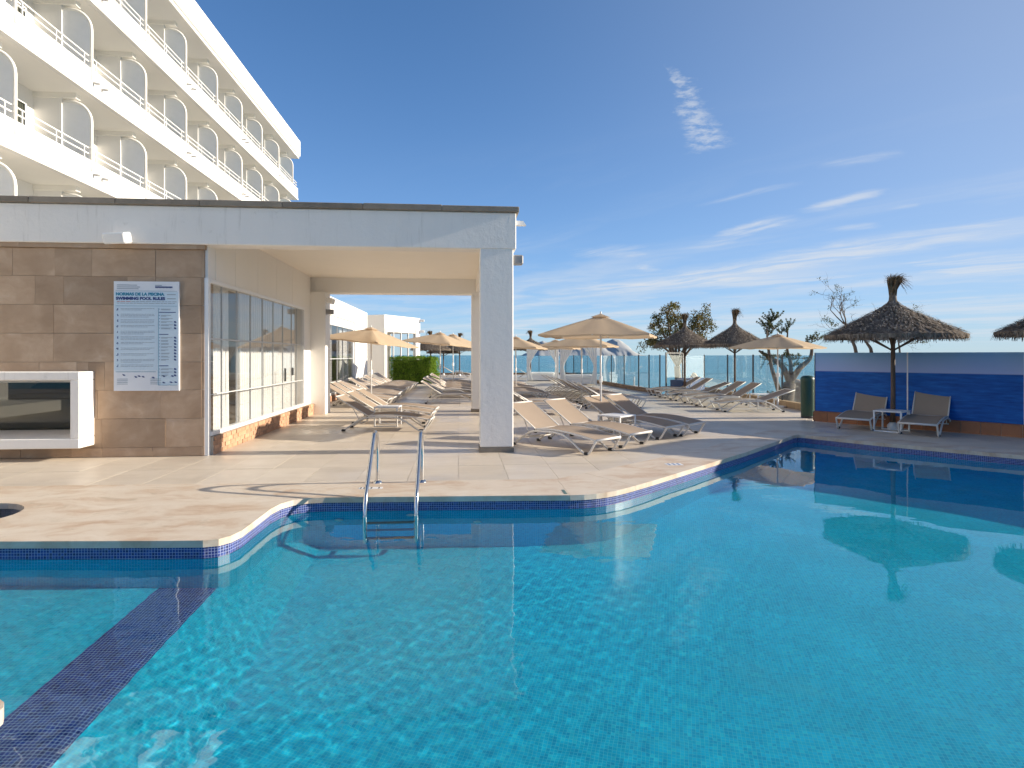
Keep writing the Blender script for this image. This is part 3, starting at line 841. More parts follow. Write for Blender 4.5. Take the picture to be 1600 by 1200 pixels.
# rules board
sg = thing('pool_rules_board', 'tall pale blue and white swimming pool rules board fixed to the stone wall', 'sign', (-4.9, YF - .03, 1.9))
W_, H_ = .98, 1.72
def sgn(x0, x1, z0, z1, y=-.0125): return (x0 - W_ / 2, x1 - W_ / 2, y, y + .0025, H_ / 2 - z1, H_ / 2 - z0)   # x from left, z down from top
M_BOARD = simple('board_print', (.56, .68, .78), .35, .03, 2); M_BWHITE = simple('board_white', (.70, .73, .78), .35, .02)
M_TEAL = simple('teal_ink', (.02, .22, .36), .5, .02); M_NAVY = simple('navy_ink', (.02, .05, .20), .5, .02); M_GREYI = simple('grey_ink', (.16, .19, .25), .5, .05); M_REDI = simple('red_ink', (.45, .16, .15), .5, .05)
M_BAR = simple('faint_ink', (.27, .33, .40), .5, .05)
b = MB(); b.cbox(-W_ / 2, W_ / 2, -.008, .03, -H_ / 2, H_ / 2, .003); b.build('panel', M_BWHITE, sg)
b = MB(); b.box(*sgn(.012, W_ - .012, .165, .40, -.0095)); b.box(*sgn(.012, W_ - .33, .40, 1.40, -.0095)); b.box(*sgn(W_ - .325, W_ - .012, .40, 1.63, -.0095)); b.build('panel_print', M_BOARD, sg)
random.seed(21)
bars = MB(); ink = MB(); red = MB(); dark = MB()
for z, l in ((.055, .30), (.085, .34), (.112, .32)): bars.box(*sgn(.05, .05 + l, z, z + .011))
for i in range(16):
    dark.box(*sgn(.62 + i * .0165, .62 + i * .0165 + .0125, .078, .103 if i % 3 else .100))
bars.box(*sgn(.62, .72, .056, .068))
for z in (.150, .385): ink.box(*sgn(.03, W_ - .03, z, z + .004))
for z in (.20, .265): bars.box(*sgn(.80, .93, z, z + .012))
for k in range(2):
    x = .05
    while x < .92:
        l = random.uniform(.03, .09); (red if (k == 0 and x < .26) else bars).box(*sgn(x, x + l, .315 + k * .026, .323 + k * .026)); x += l + .012
z = .425
for blk in (2, 3, 3, 2, 3, 3, 2, 2, 2, 3, 2):
    for r_ in range(blk):
        x = .105; end = random.uniform(.38, .60) if r_ == blk - 1 else .60
        while x < end:
            l = random.uniform(.02, .06); bars.box(*sgn(x, min(x + l, .612), z + r_ * .022, z + r_ * .022 + .006)); x += l + .007
    M2 = z + .012
    for q in range(3): dark.box(*sgn(.038 + random.uniform(0, .02), .058 + random.uniform(0, .015), M2 - .012 + q * .012, M2 - .003 + q * .012))
    z += .0885
z = .43
for i in range(22):
    if i in (1, 8, 18): dark.box(*sgn(.68, .68 + (.25 if i == 1 else .14), z, z + .012))
    elif i not in (7, 17):
        dark.box(*sgn(.682, .692, z + .002, z + .010)); bars.box(*sgn(.71, .71 + random.uniform(.10, .18), z, z + .008)); bars.box(*sgn(.71, .71 + random.uniform(.06, .16), z + .014, z + .021))
        if i > 3: dark.box(*sgn(.905, .93, z - .006, z + .014)); dark.box(*sgn(.913, .94, z + .006, z + .022))
    z += .0495
ink.box(*sgn(.668, .672, .42, 1.63)); ink.box(*sgn(.668, W_ - .03, 1.63, 1.634)); ink.box(*sgn(.03, .63, 1.418, 1.424))
for x, zz in ((.13, 1.46), (.31, 1.49), (.36, 1.478), (.42, 1.488), (.57, 1.50), (.73, 1.48), (.86, 1.478), (.73, 1.58), (.84, 1.575), (.91, 1.575)):
    dark.box(*sgn(x, x + .03, zz, zz + .012)); dark.box(*sgn(x + .012, x + .042, zz + .01, zz + .022))
for x in (.05, .55):
    for q in range(4): bars.box(*sgn(x, x + .16, 1.53 + q * .026, 1.538 + q * .026))
for nm, q, m_ in (('text_line', bars, M_BAR), ('rule_line', ink, M_TEAL), ('warning_text', red, M_REDI), ('pictogram', dark, M_NAVY)):
    o_ = q.build(nm, m_, sg); o_['kind'] = 'stuff'
def lettering(name, txt, width, z, m_, bold=.004, cap=.05):
    cu = bpy.data.curves.new('t', 'FONT'); cu.body = txt; cu.size = .075; cu.offset = bold; cu.extrude = .0012
    t_ = bpy.data.objects.new('t', cu); COL.objects.link(t_)
    bpy.context.view_layer.update()
    me = bpy.data.meshes.new_from_object(t_.evaluated_get(bpy.context.evaluated_depsgraph_get()))
    bpy.data.objects.remove(t_); bpy.data.curves.remove(cu)
    xs = [v.co.x for v in me.vertices]; hs = [v.co.y for v in me.vertices]; kx = width / (max(xs) - min(xs)); kz = cap / (max(hs) - min(hs)); x0_ = min(xs)
    for v in me.vertices: v.co = Vector((.035 - W_ / 2 + (v.co.x - x0_) * kx, -.0115 - v.co.z, H_ / 2 - z + v.co.y * kz))
    me.materials.clear(); me.materials.append(m_); o = bpy.data.objects.new(name, me); COL.objects.link(o); o.parent = sg; return o
lettering('heading_text', 'NORMAS DE LA PISCINA', .725, .222, M_TEAL); lettering('subheading_text', 'SWIMMING POOL RULES', .735, .29, M_NAVY)

# wall lamps
def wedge_lamp(name, label, loc, rz, s=1.0, grp=None):
    t_ = thing(name, label, 'wall lamp', loc, rz, grp)
    b = MB(); M2 = Matrix.Rotation(R(14), 4, 'X')
    b.cbox(-.19 * s, .19 * s, -.17 * s, .0, -.085 * s, .085 * s, .02 * s, M2); b.build('housing', M_ALU, t_)
    b = MB(); b.cbox(-.05 * s, .05 * s, -.03, .09 * s, -.04 * s, .04 * s, .006); b.build('bracket', M_ALU, t_)
    b = MB(); b.box(-.15 * s, .15 * s, -.172 * s, -.168 * s, -.06 * s, .06 * s, M2); b.build('lens', M_FROST, t_)
    return t_
wedge_lamp('wall_lamp', 'white slanted floodlight on the long fascia above the stone wall', (-5.22, 9.90, 3.42), R(-12))
wedge_lamp('wall_lamp', 'cream floodlight at the top of the rear portico pilaster', (-3.53, 16.75, 3.08), R(90), .9)
def box_thing(name, label, cat, c_, sz, m_, ch=.006, part='housing', extra=None):
    t_ = thing(name, label, cat, c_); b = MB(); b.cbox(-sz[0] / 2, sz[0] / 2, -sz[1] / 2, sz[1] / 2, -sz[2] / 2, sz[2] / 2, ch); b.build(part, m_, t_)
    if extra: extra(t_)
    return t_
def plate(t_): MB().box(-.10, -.085, -.06, .06, -.07, .07).build('wall_plate', M_DARKM, t_)
M_GREYBOX = simple('grey_lamp', (.26, .26, .27), .5, .05)
box_thing('wall_lamp', 'small grey box lamp on the right side of the front portico column', 'wall lamp', (.975, 10.14, 3.19), (.17, .16, .16), M_GREYBOX, .02, extra=plate)
box_thing('wall_lamp', 'small dark bracket lamp under the cream floodlight on the rear pilaster', 'wall lamp', (-3.52, 16.95, 2.78), (.19, .14, .13), M_GREYBOX, .01, extra=plate)
sp_ = thing('rain_spout', 'short white rain spout sticking out of the roof edge above the column', 'rain spout', (.93, 10.16, 3.81))
b = MB(); b.add([(0, -.06, -.035), (.18, -.05, -.035), (.13, -.05, .035), (0, -.06, .035), (0, .06, -.035), (.18, .05, -.035), (.13, .05, .035), (0, .06, .035)], [(0, 1, 2, 3), (7, 6, 5, 4), (0, 4, 5, 1), (1, 5, 6, 2), (2, 6, 7, 3), (3, 7, 4, 0)])
b.build('spout_channel', M_ALU, sp_); MB().box(-.003, .012, -.08, .08, -.055, .055).build('collar', M_WHITE, sp_)

# curtains
def curtain(name, label, x, y0, y1, z0, z1, fold=.13, amp=.035, seed=0, group=None, rz=None):
    rg = random.Random(seed); b = MB(); n = int((y1 - y0) / .018); nz = 8
    ph = [rg.uniform(.7, 1.3) for _ in range(60)]
    vs = []; acc = 0
    for i in range(n + 1):
        acc += ph[int(i / 8) % 60] * .018 / fold * 2 * PI
        for k in range(nz + 1):
            u = k / nz
            vs.append((x + amp * math.sin(acc + .25 * math.sin(3 * u + i * .1)) * (.7 + .3 * u), y0 + (y1 - y0) * i / n, z1 + (z0 - z1) * u))
    fs = [(i * (nz + 1) + k, (i + 1) * (nz + 1) + k, (i + 1) * (nz + 1) + k + 1, i * (nz + 1) + k + 1) for i in range(n) for k in range(nz)]
    b.add(vs, fs); o = b.build(name, M_SHEER, None, True); return tag(o, label, 'curtain', group)
curtain('curtain', 'white sheer curtain behind the portico glazing, nearest the stone wall', -4.22, 10.14, 11.55, .285, 2.80, seed=1)
curtain('curtain', 'long white sheer curtain behind the portico glazing at its far end', -4.24, 12.1, 16.0, .285, 2.80, seed=2)

# ------------------------------------------------------------------ annex: glazed wing continuing behind the portico
XA = -4.4
an = thing('glazed_annex', 'white single-storey glazed wing seen through the portico', 'building', (0, 0, 0))
b = MB(); b.box(XA - 3.2, XA - .25, 17.6, 29.6, 3.25, 3.60); b.build('roof', M_WHITE, an)
MB().cbox(XA - .25, XA, 17.0, 29.6, 2.98, 3.62, .01).build('parapet', M_WHITE, an)
MB().box(XA - .25, XA - .05, 17.5, 29.5, 2.72, 2.98).build('lintel', M_WHITE, an)
MB().cbox(XA - .3, XA + .0, 26.2, 29.6, 0, 2.98, .01).build('pier', M_WHITE, an)
MB().cbox(XA - .12, XA - .03, 17.5, 26.2, 2.66, 2.72, .004).build('window_frame', M_ALU, an)
MB().cbox(XA - .12, XA - .03, 17.5, 26.2, .20, .28, .004).build('window_frame', M_ALU, an)
MB().box(XA - .1, XA - .045, 25.95, 26.19, .28, 2.66).build('window_frame', M_GREYF, an)
for i in range(8):
    y0 = 17.5 + i * 1.06
    MB().box(XA - .085, XA - .075, y0 + .006, y0 + 1.05, .285, 2.655).build('glass_pane', M_WGLASS, an)
    MB().box(XA - .1, XA - .06, y0 - .01, y0 + .005, .28, 2.66).build('mullion', M_GREYF, an)
MB().box(XA - .1, XA - .055, 17.5, 25.95, 1.46, 1.485).build('transom', M_GREYF, an)
y = 17.46
while y < 26.2:
    for c_ in range(2): MB().box(XA - .1, XA - .0, y + .005, y + .225, .004 + c_ * .1, .096 + c_ * .1).build('brick', M_BRICK, an)
    y += .232
b = MB(); b.box(XA - 3.2, XA - 3.1, 17.6, 29.6, 0, 3.25); b.box(XA - 3.1, XA - .3, 29.45, 29.59, 0, 3.25); b.box(XA - 3.1, XA - .13, 17.6, 29.4, .1, .18); b.build('interior_wall', M_INT, an)
curtain('curtain', 'white sheer curtain in the middle of the annex glazing', XA - .3, 19.6, 22.8, .2, 2.66, .16, .04, seed=5)
curtain('curtain', 'white sheer curtain at the far end of the annex glazing', XA - .3, 24.3, 25.9, .2, 2.66, .16, .04, seed=6)

# far pavilion behind the hedge, turned towards the sea
pv = thing('far_pavilion', 'white flat-roofed pavilion with tall windows behind the hedge', 'building', (-4.56, 37.6, 0), 0)
ax_ = math.radians(22.3) + YAW          # its right face runs this far right of +Y
pv.rotation_euler = (0, 0, -ax_)        # local +Y runs along the lit face
L1 = 4.2
MB().cbox(-3.2, 0, 0, L1, 3.25, 4.08, .012).build('parapet', M_WHITE, pv)
MB().box(-3.1, -.06, .06, L1 - .06, 3.05, 3.25).build('lintel', M_WHITE, pv)
MB().cbox(-.22, .03, -.02, .25, 0, 3.25, .01).build('pier', M_WHITE, pv)
MB().cbox(-.25, .0, L1 - .5, L1 - .02, 0, 3.24, .01).build('pier', M_WHITE, pv)
MB().box(-3.2, -2.35, 0, .25, 0, 3.25).build('wall', M_WHITE, pv); MB().box(-1.25, -.22, .01, .24, 0, 3.25).build('wall', M_WHITE, pv); MB().box(-2.35, -1.25, .01, .24, 2.75, 3.25).build('wall', M_WHITE, pv)
MB().box(-2.35, -1.25, .1, .112, .05, 2.75).build('dark_window', M_DGLASS, pv)
MB().box(-3.1, -.4, 1.2, 1.3, 0, 3.0).build('interior_wall', M_KIT, pv)
for i in range(4):
    y0 = .27 + i * .86
    MB().box(-.10, -.09, y0 + .05, y0 + .81, .1, 3.04).build('glass_pane', M_WGLASS, pv)
    MB().box(-.14, -.05, y0 + .81, y0 + .86, .0, 3.05).build('window_frame', M_ALU, pv)
MB().box(-.14, -.05, .25, L1 - .5, 2.18, 2.24).build('window_frame', M_ALU, pv)
for k, z in ((0, 3.92), (1, 3.2)):
    t_ = thing('roof_spout', ['small white spout at the top far corner of the pavilion', 'small white lamp under the far corner of the pavilion roof'][k], ['rain spout', 'wall lamp'][k], (0, 0, 0))
    e = pv.matrix_basis @ Vector((.0, L1 - .1, z)); e = Matrix.Translation(pv.location) @ Matrix.Rotation(-ax_, 4, 'Z') @ Vector((0, L1 - .1, z)); t_.location = e
    if k: t_.name = 'wall_lamp'
    MB().cbox(-.05, .32, -.08, .08, -.08, .08, .02).build('housing', M_ALU, t_); MB().box(-.06, -.045, -.1, .1, -.1, .1).build('wall_plate', M_ALU, t_)

# ------------------------------------------------------------------ hotel
M_HOTEL = white_wall('hotel_white', (.84, .825, .795), .12, 12, .03)
M_HSOFF = simple('hotel_soffit', (.90, .875, .82), .8, .03, 1)
M_SPOUT = simple('shadow_grey_spout', (.34, .34, .34), .6, .1)  # grey of the spouts' shadow is put into the pipe colour
ht = thing('hotel_building', 'large white hotel with rows of curved glass balcony dividers', 'building', (0, 0, 0))
XP, XB = -11.4, -13.05
FL = [3.95, 6.84, 9.70, 12.58]; RB, RT = 15.5, 16.75
Y0, Y1 = 3.0, 44.2
b = MB(); b.box(-24, XB, Y0, Y1 - .6, 0, RT - .1); b.build('rear_wall', M_HOTEL, ht)
b = MB(); b.cbox(XB - .02, XP + .08, Y0, Y1, RB, RT - .62, .02); b.cbox(XB - .02, XP + .16, Y0, Y1 + .05, RB + .15, RT, .03); b.build('roof_band', M_HOTEL, ht)
base_p = None
bays = [10.16 + 3.27 * k for k in range(-2, 11)]
def arc_panel(x_in, x_out, z0, z1, r, n=8):
    pts = [(x_in, z0), (x_out, z0), (x_out, z1 - r)] + [(x_out - r + r * math.cos(a), z1 - r + r * math.sin(a)) for a in np.linspace(0, PI / 2, n)][1:] + [(x_in, z1)]
    return [(float(a), float(c)) for a, c in pts]
pan = arc_panel(-.86, 0, 0, 2.18, .62)
b = MB(); n = len(pan); b.add([(x, -.012, z) for x, z in pan] + [(x, .012, z) for x, z in pan], [list(range(n)), list(range(2 * n - 1, n - 1, -1))] + [(i, n + i, n + (i + 1) % n, (i + 1) % n) for i in range(n)])
P_PANEL = b.build('glass_divider', M_FROST); P_PANEL.parent = ht
b = MB(); b.tube([(x, 0, z) for x, z in pan[1:]], .045, 6); P_FR = b.build('divider_frame', M_HOTEL, None, True); P_FR.parent = P_PANEL
b = MB(); b.box(XB - .0 - XP, -.84, -.075, .075, 0, 2.84); P_PIER = b.build('pier', M_HOTEL, ht)
b = MB(); b.box(XB - XP, -.40, -.12, .12, -.16, 0); P_BEAM = b.build('soffit_beam', M_HSOFF, ht)
# a balcony door: white frame, dark glass, curtain edge
P_DOOR = MB().box(-.03, .03, 0, 2.30, 0, .06).box(-.03, .03, 0, 2.30, 2.14, 2.2).box(-.03, .03, 0, .06, .06, 2.14).box(-.03, .03, 2.24, 2.30, .06, 2.14).box(-.03, .03, 1.12, 1.18, .06, 2.14).build('balcony_door', M_ALU, ht)
def door_kids(pr):
    a = MB().box(-.008, .004, .06, 1.12, .06, 2.14).build('glass_pane', M_DGLASS, pr); c_ = MB().box(-.008, .004, 1.18, 2.24, .06, 2.14).build('glass_pane', M_DGLASS, pr)
    return a, c_
P_G1, P_G2 = door_kids(P_DOOR)
M_CURT = [cloth('brown_curtain', (.28, .17, .12), .2), cloth('grey_curtain', (.38, .37, .35), .2), cloth('pale_curtain', (.62, .60, .56), .2)]
def wavy(x, y0, y1, z0, z1, n=22, amp=.03):
    b = MB(); vs = []
    for i in range(n + 1):
        xx = x + amp * math.sin(i * 1.9); yy = y0 + (y1 - y0) * i / n; vs += [(xx, yy, z0), (xx, yy, z1)]
    return b.add(vs, [(2 * i, 2 * i + 2, 2 * i + 3, 2 * i + 1) for i in range(n)])
P_C = [wavy(-.03, 1.55, 2.22, .07, 2.13).build('door_curtain', m_, P_DOOR, True) for m_ in M_CURT]
used_c = [False] * 3
first = {}
rg = random.Random(3)
def put(src, name, parent, loc):
    if name not in first:
        first[name] = 1; src.location = loc
        return src
    return inst(src, name, parent, loc)
for fi, z in enumerate(FL):
    nz = FL[fi + 1] if fi < 3 else RB
    b = MB(); b.box(XB, XP - .16, Y0, Y1 - .5, z, z + .16); b.build('balcony_slab', M_HSOFF, ht)
    b = MB(); b.cbox(XP - .15, XP, Y0, Y1, z + .14, z + .82, .015); b.cbox(XB, XP - .15, Y1 - .15, Y1, z + .14, z + .82, .015)
    b.build('balcony_parapet', M_HOTEL, ht)
    b = MB(); b.box(XP - .15, XP + .022, Y0, Y1 + .022, z, z + .10); b.box(XP - .14, XP - .02, Y0, Y1 - .02, z + .10, z + .14); b.box(XB, XP - .15, Y1 - .15, Y1 + .022, z + .0, z + .10); b.build('parapet_lip', M_HOTEL, ht)
    b = MB()
    for h in (1.02, 1.20): b.tube([(XP - .07, Y0, z + h), (XP - .07, Y1 - .08, z + h)], .022, 6); b.tube([(XP - .07, Y1 - .08, z + h), (XB, Y1 - .08, z + h)], .022, 6)
    b.build('railing', M_HOTEL, ht)
    for bi, y in enumerate(bays):
        pp = put(P_PANEL, 'glass_divider', ht, (XP + .0, y, z + .45))
        if pp is not P_PANEL: inst(P_FR, 'divider_frame', pp)
        put(P_PIER, 'pier', ht, (XP, y, z + .16)); put(P_BEAM, 'soffit_beam', ht, (XP, y, nz))
        MB_ = None
        if y + 2.9 > Y1: continue
        d = put(P_DOOR, 'balcony_door', ht, (XB + .035, y + .5, z + .16))
        if d is not P_DOOR: inst(P_G1, 'glass_pane', d); inst(P_G2, 'glass_pane', d)
        ci_ = rg.choice([0, 1, 2, 2, 1])
        if d is not P_DOOR: inst(P_C[ci_], 'door_curtain', d)
        for q in (.35, 1.7, 3.0):
            if fi == 0 and bi == 0 and q == .35:
                P_POST = MB().box(-.016, .016, -.016, .016, .82, 1.2).build('railing_post', M_HOTEL, ht); P_POST.location = (XP - .07, y + q, z)
            else: inst(P_POST, 'railing_post', ht, (XP - .07, y + q, z))
        if bi % 2 == 1:
            for q in (-.22, .24):
                if 'sp' not in first:
                    first['sp'] = 1; P_SP = MB().tube([(0, 0, 0), (.20, 0, -.02)], .04, 8).build('drain_spout', M_SPOUT, ht, True); P_SP.location = (XP, y + q + .3, z + .40)
                else: inst(P_SP, 'drain_spout', ht, (XP - .01, y + q + .3, z + .40))
# lower storeys, mostly behind the portico roof
b = MB(); b.box(XB, XP - .2, Y0, Y1 - .5, 0, .3); b.build('base_slab', M_HSOFF, ht)
# dark folding chairs on two balconies
def bchair(label, loc, rz):
    t_ = thing('balcony_chair', label, 'chair', loc, rz)
    MB().cbox(-.25, .25, -.25, .25, .40, .44, .01).build('seat', M_RUBBER, t_)
    MB().cbox(-.25, .25, .22, .26, .46, 1.0, .01).build('backrest', M_RUBBER, t_)
    for sx in (-1, 1):
        for sy in (-1, 1): MB().box(sx * .22 - .015, sx * .22 + .015, sy * .22 - .015, sy * .22 + .015, 0, .40).build('leg', M_DARKM, t_)
bchair('black chair on the second-lowest visible hotel balcony row', (XP - .55, 19.0, FL[1] + .162), R(80))
bchair('black chair on the middle hotel balcony row, further right', (XP - .5, 26.0, FL[2] + .162), R(70))

# ------------------------------------------------------------------ mural wall on the right
mx0, my0, mx1, my1 = 8.70, 14.23, 13.22, 7.99
ml = math.hypot(mx1 - mx0, my1 - my0); ma = math.atan2(my1 - my0, mx1 - mx0)
mw = thing('mural_wall', 'blue sea-print screen wall on a terracotta base behind the two loungers', 'wall', (mx0, my0, 0), ma)
# local +x runs along the wall to the right, local -y faces the pool
x = 0; k = 0
for wd in (1.98, 2.0, 2.0, 1.7, 2.0, 2.0):  # last panels, out of view, are added to lengthen the shade on the pool
    MB().box(x + .006, x + wd - .006, -.012, .012, .235, 1.66).build('mural_panel', M_MURAL, mw)
    MB().box(x + wd - .012, x + wd + .012, -.02, .03, .23, 1.662).build('panel_post', M_ALU, mw)
    x += wd
MB().box(-.012, .006, -.02, .03, .23, 1.662).build('panel_post', M_DARKM, mw)
x = 0
while x < 11.65:
    MB().cbox(x + .004, x + .326, -.10, -.085, -.012, .222, .004).build('base_tile', M_TERRA, mw)
    MB().cbox(x + .004, x + .326, -.10, .10, .226, .240, .004).build('base_tile', M_TERRA, mw)
    x += .33
MB().cbox(-.016, -.001, -.095, .095, .004, .222, .004).build('base_tile', M_TERRA, mw)
MB().box(0, 11.68, -.086, .10, -.04, .226).build('base_core', M_MORTAR, mw)

bn = thing('waste_bin', 'dark green round-topped bin beside the left end of the blue mural', 'bin', (8.88, 14.86, 0))
M_GREEN = simple('dark_green_plastic', (.012, .05, .03), .4, .08)
MB().lathe([(.155, .05), (.16, .08), (.165, .92), (.168, .94), (.165, .96)], 24).build('body', M_GREEN, bn, True)
MB().lathe([(.172, .955), (.172, .99), (.155, 1.04), (.10, 1.075), (.001, 1.085)], 24).build('lid', M_GREEN, bn, True)
MB().lathe([(.001, .0), (.15, .0), (.158, .02), (.158, .052), (.001, .053)], 24).build('foot', M_RUBBER, bn, True)

# ------------------------------------------------------------------ glass fences
def fence(name, label, pts, h=1.62, kerb=None):
    t_ = thing(name, label, 'glass fence', (0, 0, 0))
    for i, (x, y) in enumerate(pts):
        MB().box(-.022, .022, -.022, .022, 0, h).build('post', M_DARKM, t_).location = (x, y, 0)
    for (xa, ya), (xb, yb) in zip(pts[:-1], pts[1:]):
        l = math.hypot(xb - xa, yb - ya); a = math.atan2(yb - ya, xb - xa)
        o = MB().box(.03, l - .03, -.005, .005, .12, h - .03).build('glass_pane', M_GLASS, t_); o.location = (xa, ya, 0); o.rotation_euler = (0, 0, a)
        if kerb:
            n = max(1, round(l / .55))
            for q in range(n):
                o = MB().cbox(l * q / n + .003, l * (q + 1) / n - .003, -.10, .10, 0, kerb, .008).build('kerb_block', M_KERB, t_); o.location = (xa, ya, 0); o.rotation_euler = (0, 0, a)
    return t_
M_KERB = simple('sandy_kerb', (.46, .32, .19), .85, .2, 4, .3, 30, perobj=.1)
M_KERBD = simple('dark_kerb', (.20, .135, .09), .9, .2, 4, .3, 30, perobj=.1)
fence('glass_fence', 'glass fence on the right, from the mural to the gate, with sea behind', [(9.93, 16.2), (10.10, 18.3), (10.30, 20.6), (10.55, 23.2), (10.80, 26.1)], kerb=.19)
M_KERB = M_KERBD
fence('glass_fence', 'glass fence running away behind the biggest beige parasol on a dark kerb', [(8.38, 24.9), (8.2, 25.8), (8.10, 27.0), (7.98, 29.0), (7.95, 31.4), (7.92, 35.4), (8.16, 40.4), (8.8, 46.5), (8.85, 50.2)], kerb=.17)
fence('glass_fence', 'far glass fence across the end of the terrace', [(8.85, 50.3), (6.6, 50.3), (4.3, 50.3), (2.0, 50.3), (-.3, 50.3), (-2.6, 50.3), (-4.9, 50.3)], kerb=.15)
gt = thing('fence_gate', 'dark framed gate in the glass fence beside the blue box', 'gate', (8.5, 24.55, 0), math.atan2(1.5, 2.25))
GL = math.hypot(2.3, 1.5)
for x in (.02, 1.15): MB().box(x, x + .05, -.025, .025, 0, 1.72).build('gate_post', M_DARKM, gt)
MB().box(.07, 1.15, -.02, .02, 1.66, 1.72).build('gate_rail', M_DARKM, gt)
MB().box(.09, 1.13, -.005, .005, .1, 1.64).build('glass_pane', M_GLASS, gt)
MB().box(1.22, GL, -.005, .005, .1, 1.60).build('glass_pane', M_GLASS, gt)
bb = thing('storage_box', 'blue box standing against the gate in the glass fence', 'box', (9.20, 24.2, 0), math.atan2(1.5, 2.25))
M_BLUEB = simple('dusty_blue_paint', (.075, .12, .25), .55, .1); M_BLUED = simple('deep_blue_paint', (.02, .06, .16), .5, .1)
MB().cbox(-.12, .95, -.3, .3, .02, .62, .01).build('body', M_BLUEB, bb); MB().cbox(-.58, -.16, -.3, .3, .02, .60, .01).build('side_cabinet', M_BLUED, bb)
MB().cbox(-.16, .97, -.32, .32, .62, .65, .008).build('lid', M_BLUEB, bb); MB().box(-.155, -.125, -.28, .28, .02, .62).build('divider_strip', M_ALU, bb)

# ------------------------------------------------------------------ sun loungers
def sling_sheet(p0, p1, hw, n=6, sag=0.0, thick=.006):
    """thin fabric sheet spanned along a list of (x, z) points"""
    b = MB(); pts = [(x, z) for x, z in p0]; m_ = 5; vs = []
    for dz in (0, -thick):
        for x, z in pts:
            for j in range(m_):
                y = -hw + 2 * hw * j / (m_ - 1); vs.append((x, y, z + dz - sag * (1 - (y / hw) ** 2)))
    n_ = len(pts); fs = []
    for i in range(n_ - 1):
        for j in range(m_ - 1):
            a = i * m_ + j; fs.append((a, a + m_, a + m_ + 1, a + 1)); c_ = n_ * m_ + a; fs.append((c_, c_ + 1, c_ + m_ + 1, c_ + m_))
    return b.add(vs, fs)
def sp2(pts, n): return [(p.x, p.z) for p in spline([(x, 0, z) for x, z in pts], n)]
SEAT = sp2([(.52, .335), (.75, .352), (1.05, .352), (1.4, .32), (1.70, .275), (1.83, .25)], 3)
FRAME = [(0, .018), (.10, .085), (.26, .19), (.42, .268), (.58, .292), (.85, .300), (1.08, .288), (1.26, .225), (1.44, .11), (1.56, .032), (1.64, .016), (1.70, .045), (1.76, .135), (1.82, .235)]
def make_lounger(head, label, full=True):
    t_ = thing('sun_lounger', label, 'sun lounger', (0, 0, 0), 0, 'taupe sun loungers on the terrace')
    sling_sheet(SEAT, None, .305, sag=.012).build('seat_sling', M_SLING, t_, True)
    hx, hz = head; bk = [(.50 + (hx - .50) * u, .330 + (hz - .330) * u) for u in (0, .25, .5, .75, 1)]
    sling_sheet(bk, None, .305, sag=.012).build('back_sling', M_SLING, t_, True)
    fr = sp2(FRAME, 3 if full else 1); k = 8 if full else 5
    a = MB().tube([(x, 0, z) for x, z in fr], .0185, k).build('side_frame', M_FRAME, t_, True); a.location = (0, -.325, 0)
    inst(a, 'side_frame', t_, (0, .325, 0))
    b = MB(); sr = SEAT if full else SEAT[::5] + [SEAT[-1]]
    for s_ in (-1, 1): b.tube([(x, s_ * .322, z - .014) for x, z in sr], .015, k)
    b.tube([(1.825, -.335, .245), (1.825, .335, .245)], .021, k); b.tube([(.52, -.325, .318), (.52, .325, .318)], .014, k); b.tube([(1.15, -.325, .285), (1.15, .325, .285)], .012, k)
    b.build('seat_frame', M_FRAME, t_, True)
    b = MB()
    for s_ in (-1, 1): b.tube([(.51, s_ * .318, .322), (hx, s_ * .318, hz - .01)], .014, k)
    b.tube([(hx, -.322, hz - .008), (hx, .322, hz - .008)], .016, k); b.build('back_frame', M_FRAME, t_, True)
    if full:
        b = MB(); mx_, mz_ = .5 + (hx - .5) * .5, .33 + (hz - .33) * .5
        for s_ in (-1, 1): b.tube([(mx_, s_ * .27, mz_ - .02), (.36, s_ * .27, .16)], .009, 6)
        b.tube([(.36, -.31, .16), (.36, .31, .16)], .010, 6); b.tube([(.20, -.32, .15), (.20, .32, .15)], .012, 6); b.build('support_strut', M_FRAME, t_, True)
        c0 = MB().cbox(-.04, .035, -.024, .024, 0, .045, .006).build('foot_cap', M_RUBBER, t_); c0.location = (.0, -.325, 0)
        for x, y in ((0, .325), (1.635, -.325), (1.635, .325)): inst(c0, 'foot_cap', t_, (x, y, 0))
        w0 = MB().cbox(-.02, .02, -.018, .018, -.05, .02, .004).build('hinge', M_RUBBER, t_); w0.location = (.5, -.30, .30)
        inst(w0, 'hinge', t_, (.5, .30, .30))
    return t_
HI, LO = (-.17, .735), (-.33, .63)
PROTO = make_lounger(HI, ''); PROTO_LO = make_lounger(LO, ''); PROTO_UP = make_lounger((.13, .83), ''); FARP = make_lounger(LO, '', False); FARH = make_lounger(HI, '', False)
fresh = {id(PROTO): 1, id(PROTO_LO): 1, id(FARP): 1, id(PROTO_UP): 1, id(FARH): 1}
def place_l(near, h, label, proto=None, side=-1, ref='front'):
    """near: ground point of the near front (or rear) foot; h: heading in radians, head -> foot"""
    proto = proto or PROTO
    lx, ly = (1.64 if ref == 'front' else 0.0), side * .325
    ox = near[0] - (lx * math.cos(h) - ly * math.sin(h)); oy = near[1] - (lx * math.sin(h) + ly * math.cos(h))
    if fresh.pop(id(proto), None):
        proto.location = (ox, oy, 0); proto.rotation_euler = (0, 0, h); proto['label'] = label; return proto
    return dup(proto, (ox, oy, 0), h, label)
H1 = R(-50)
place_l((2.03, 9.6), H1, 'taupe sun lounger nearest the front column, nearest of the four by the big parasol')
place_l((2.78, 10.28), H1, 'sunlit taupe sun lounger just left of the white table by the big parasol')
place_l((3.74, 11.22), H1, 'half-shaded taupe sun lounger just right of the big beige parasol pole and its table')
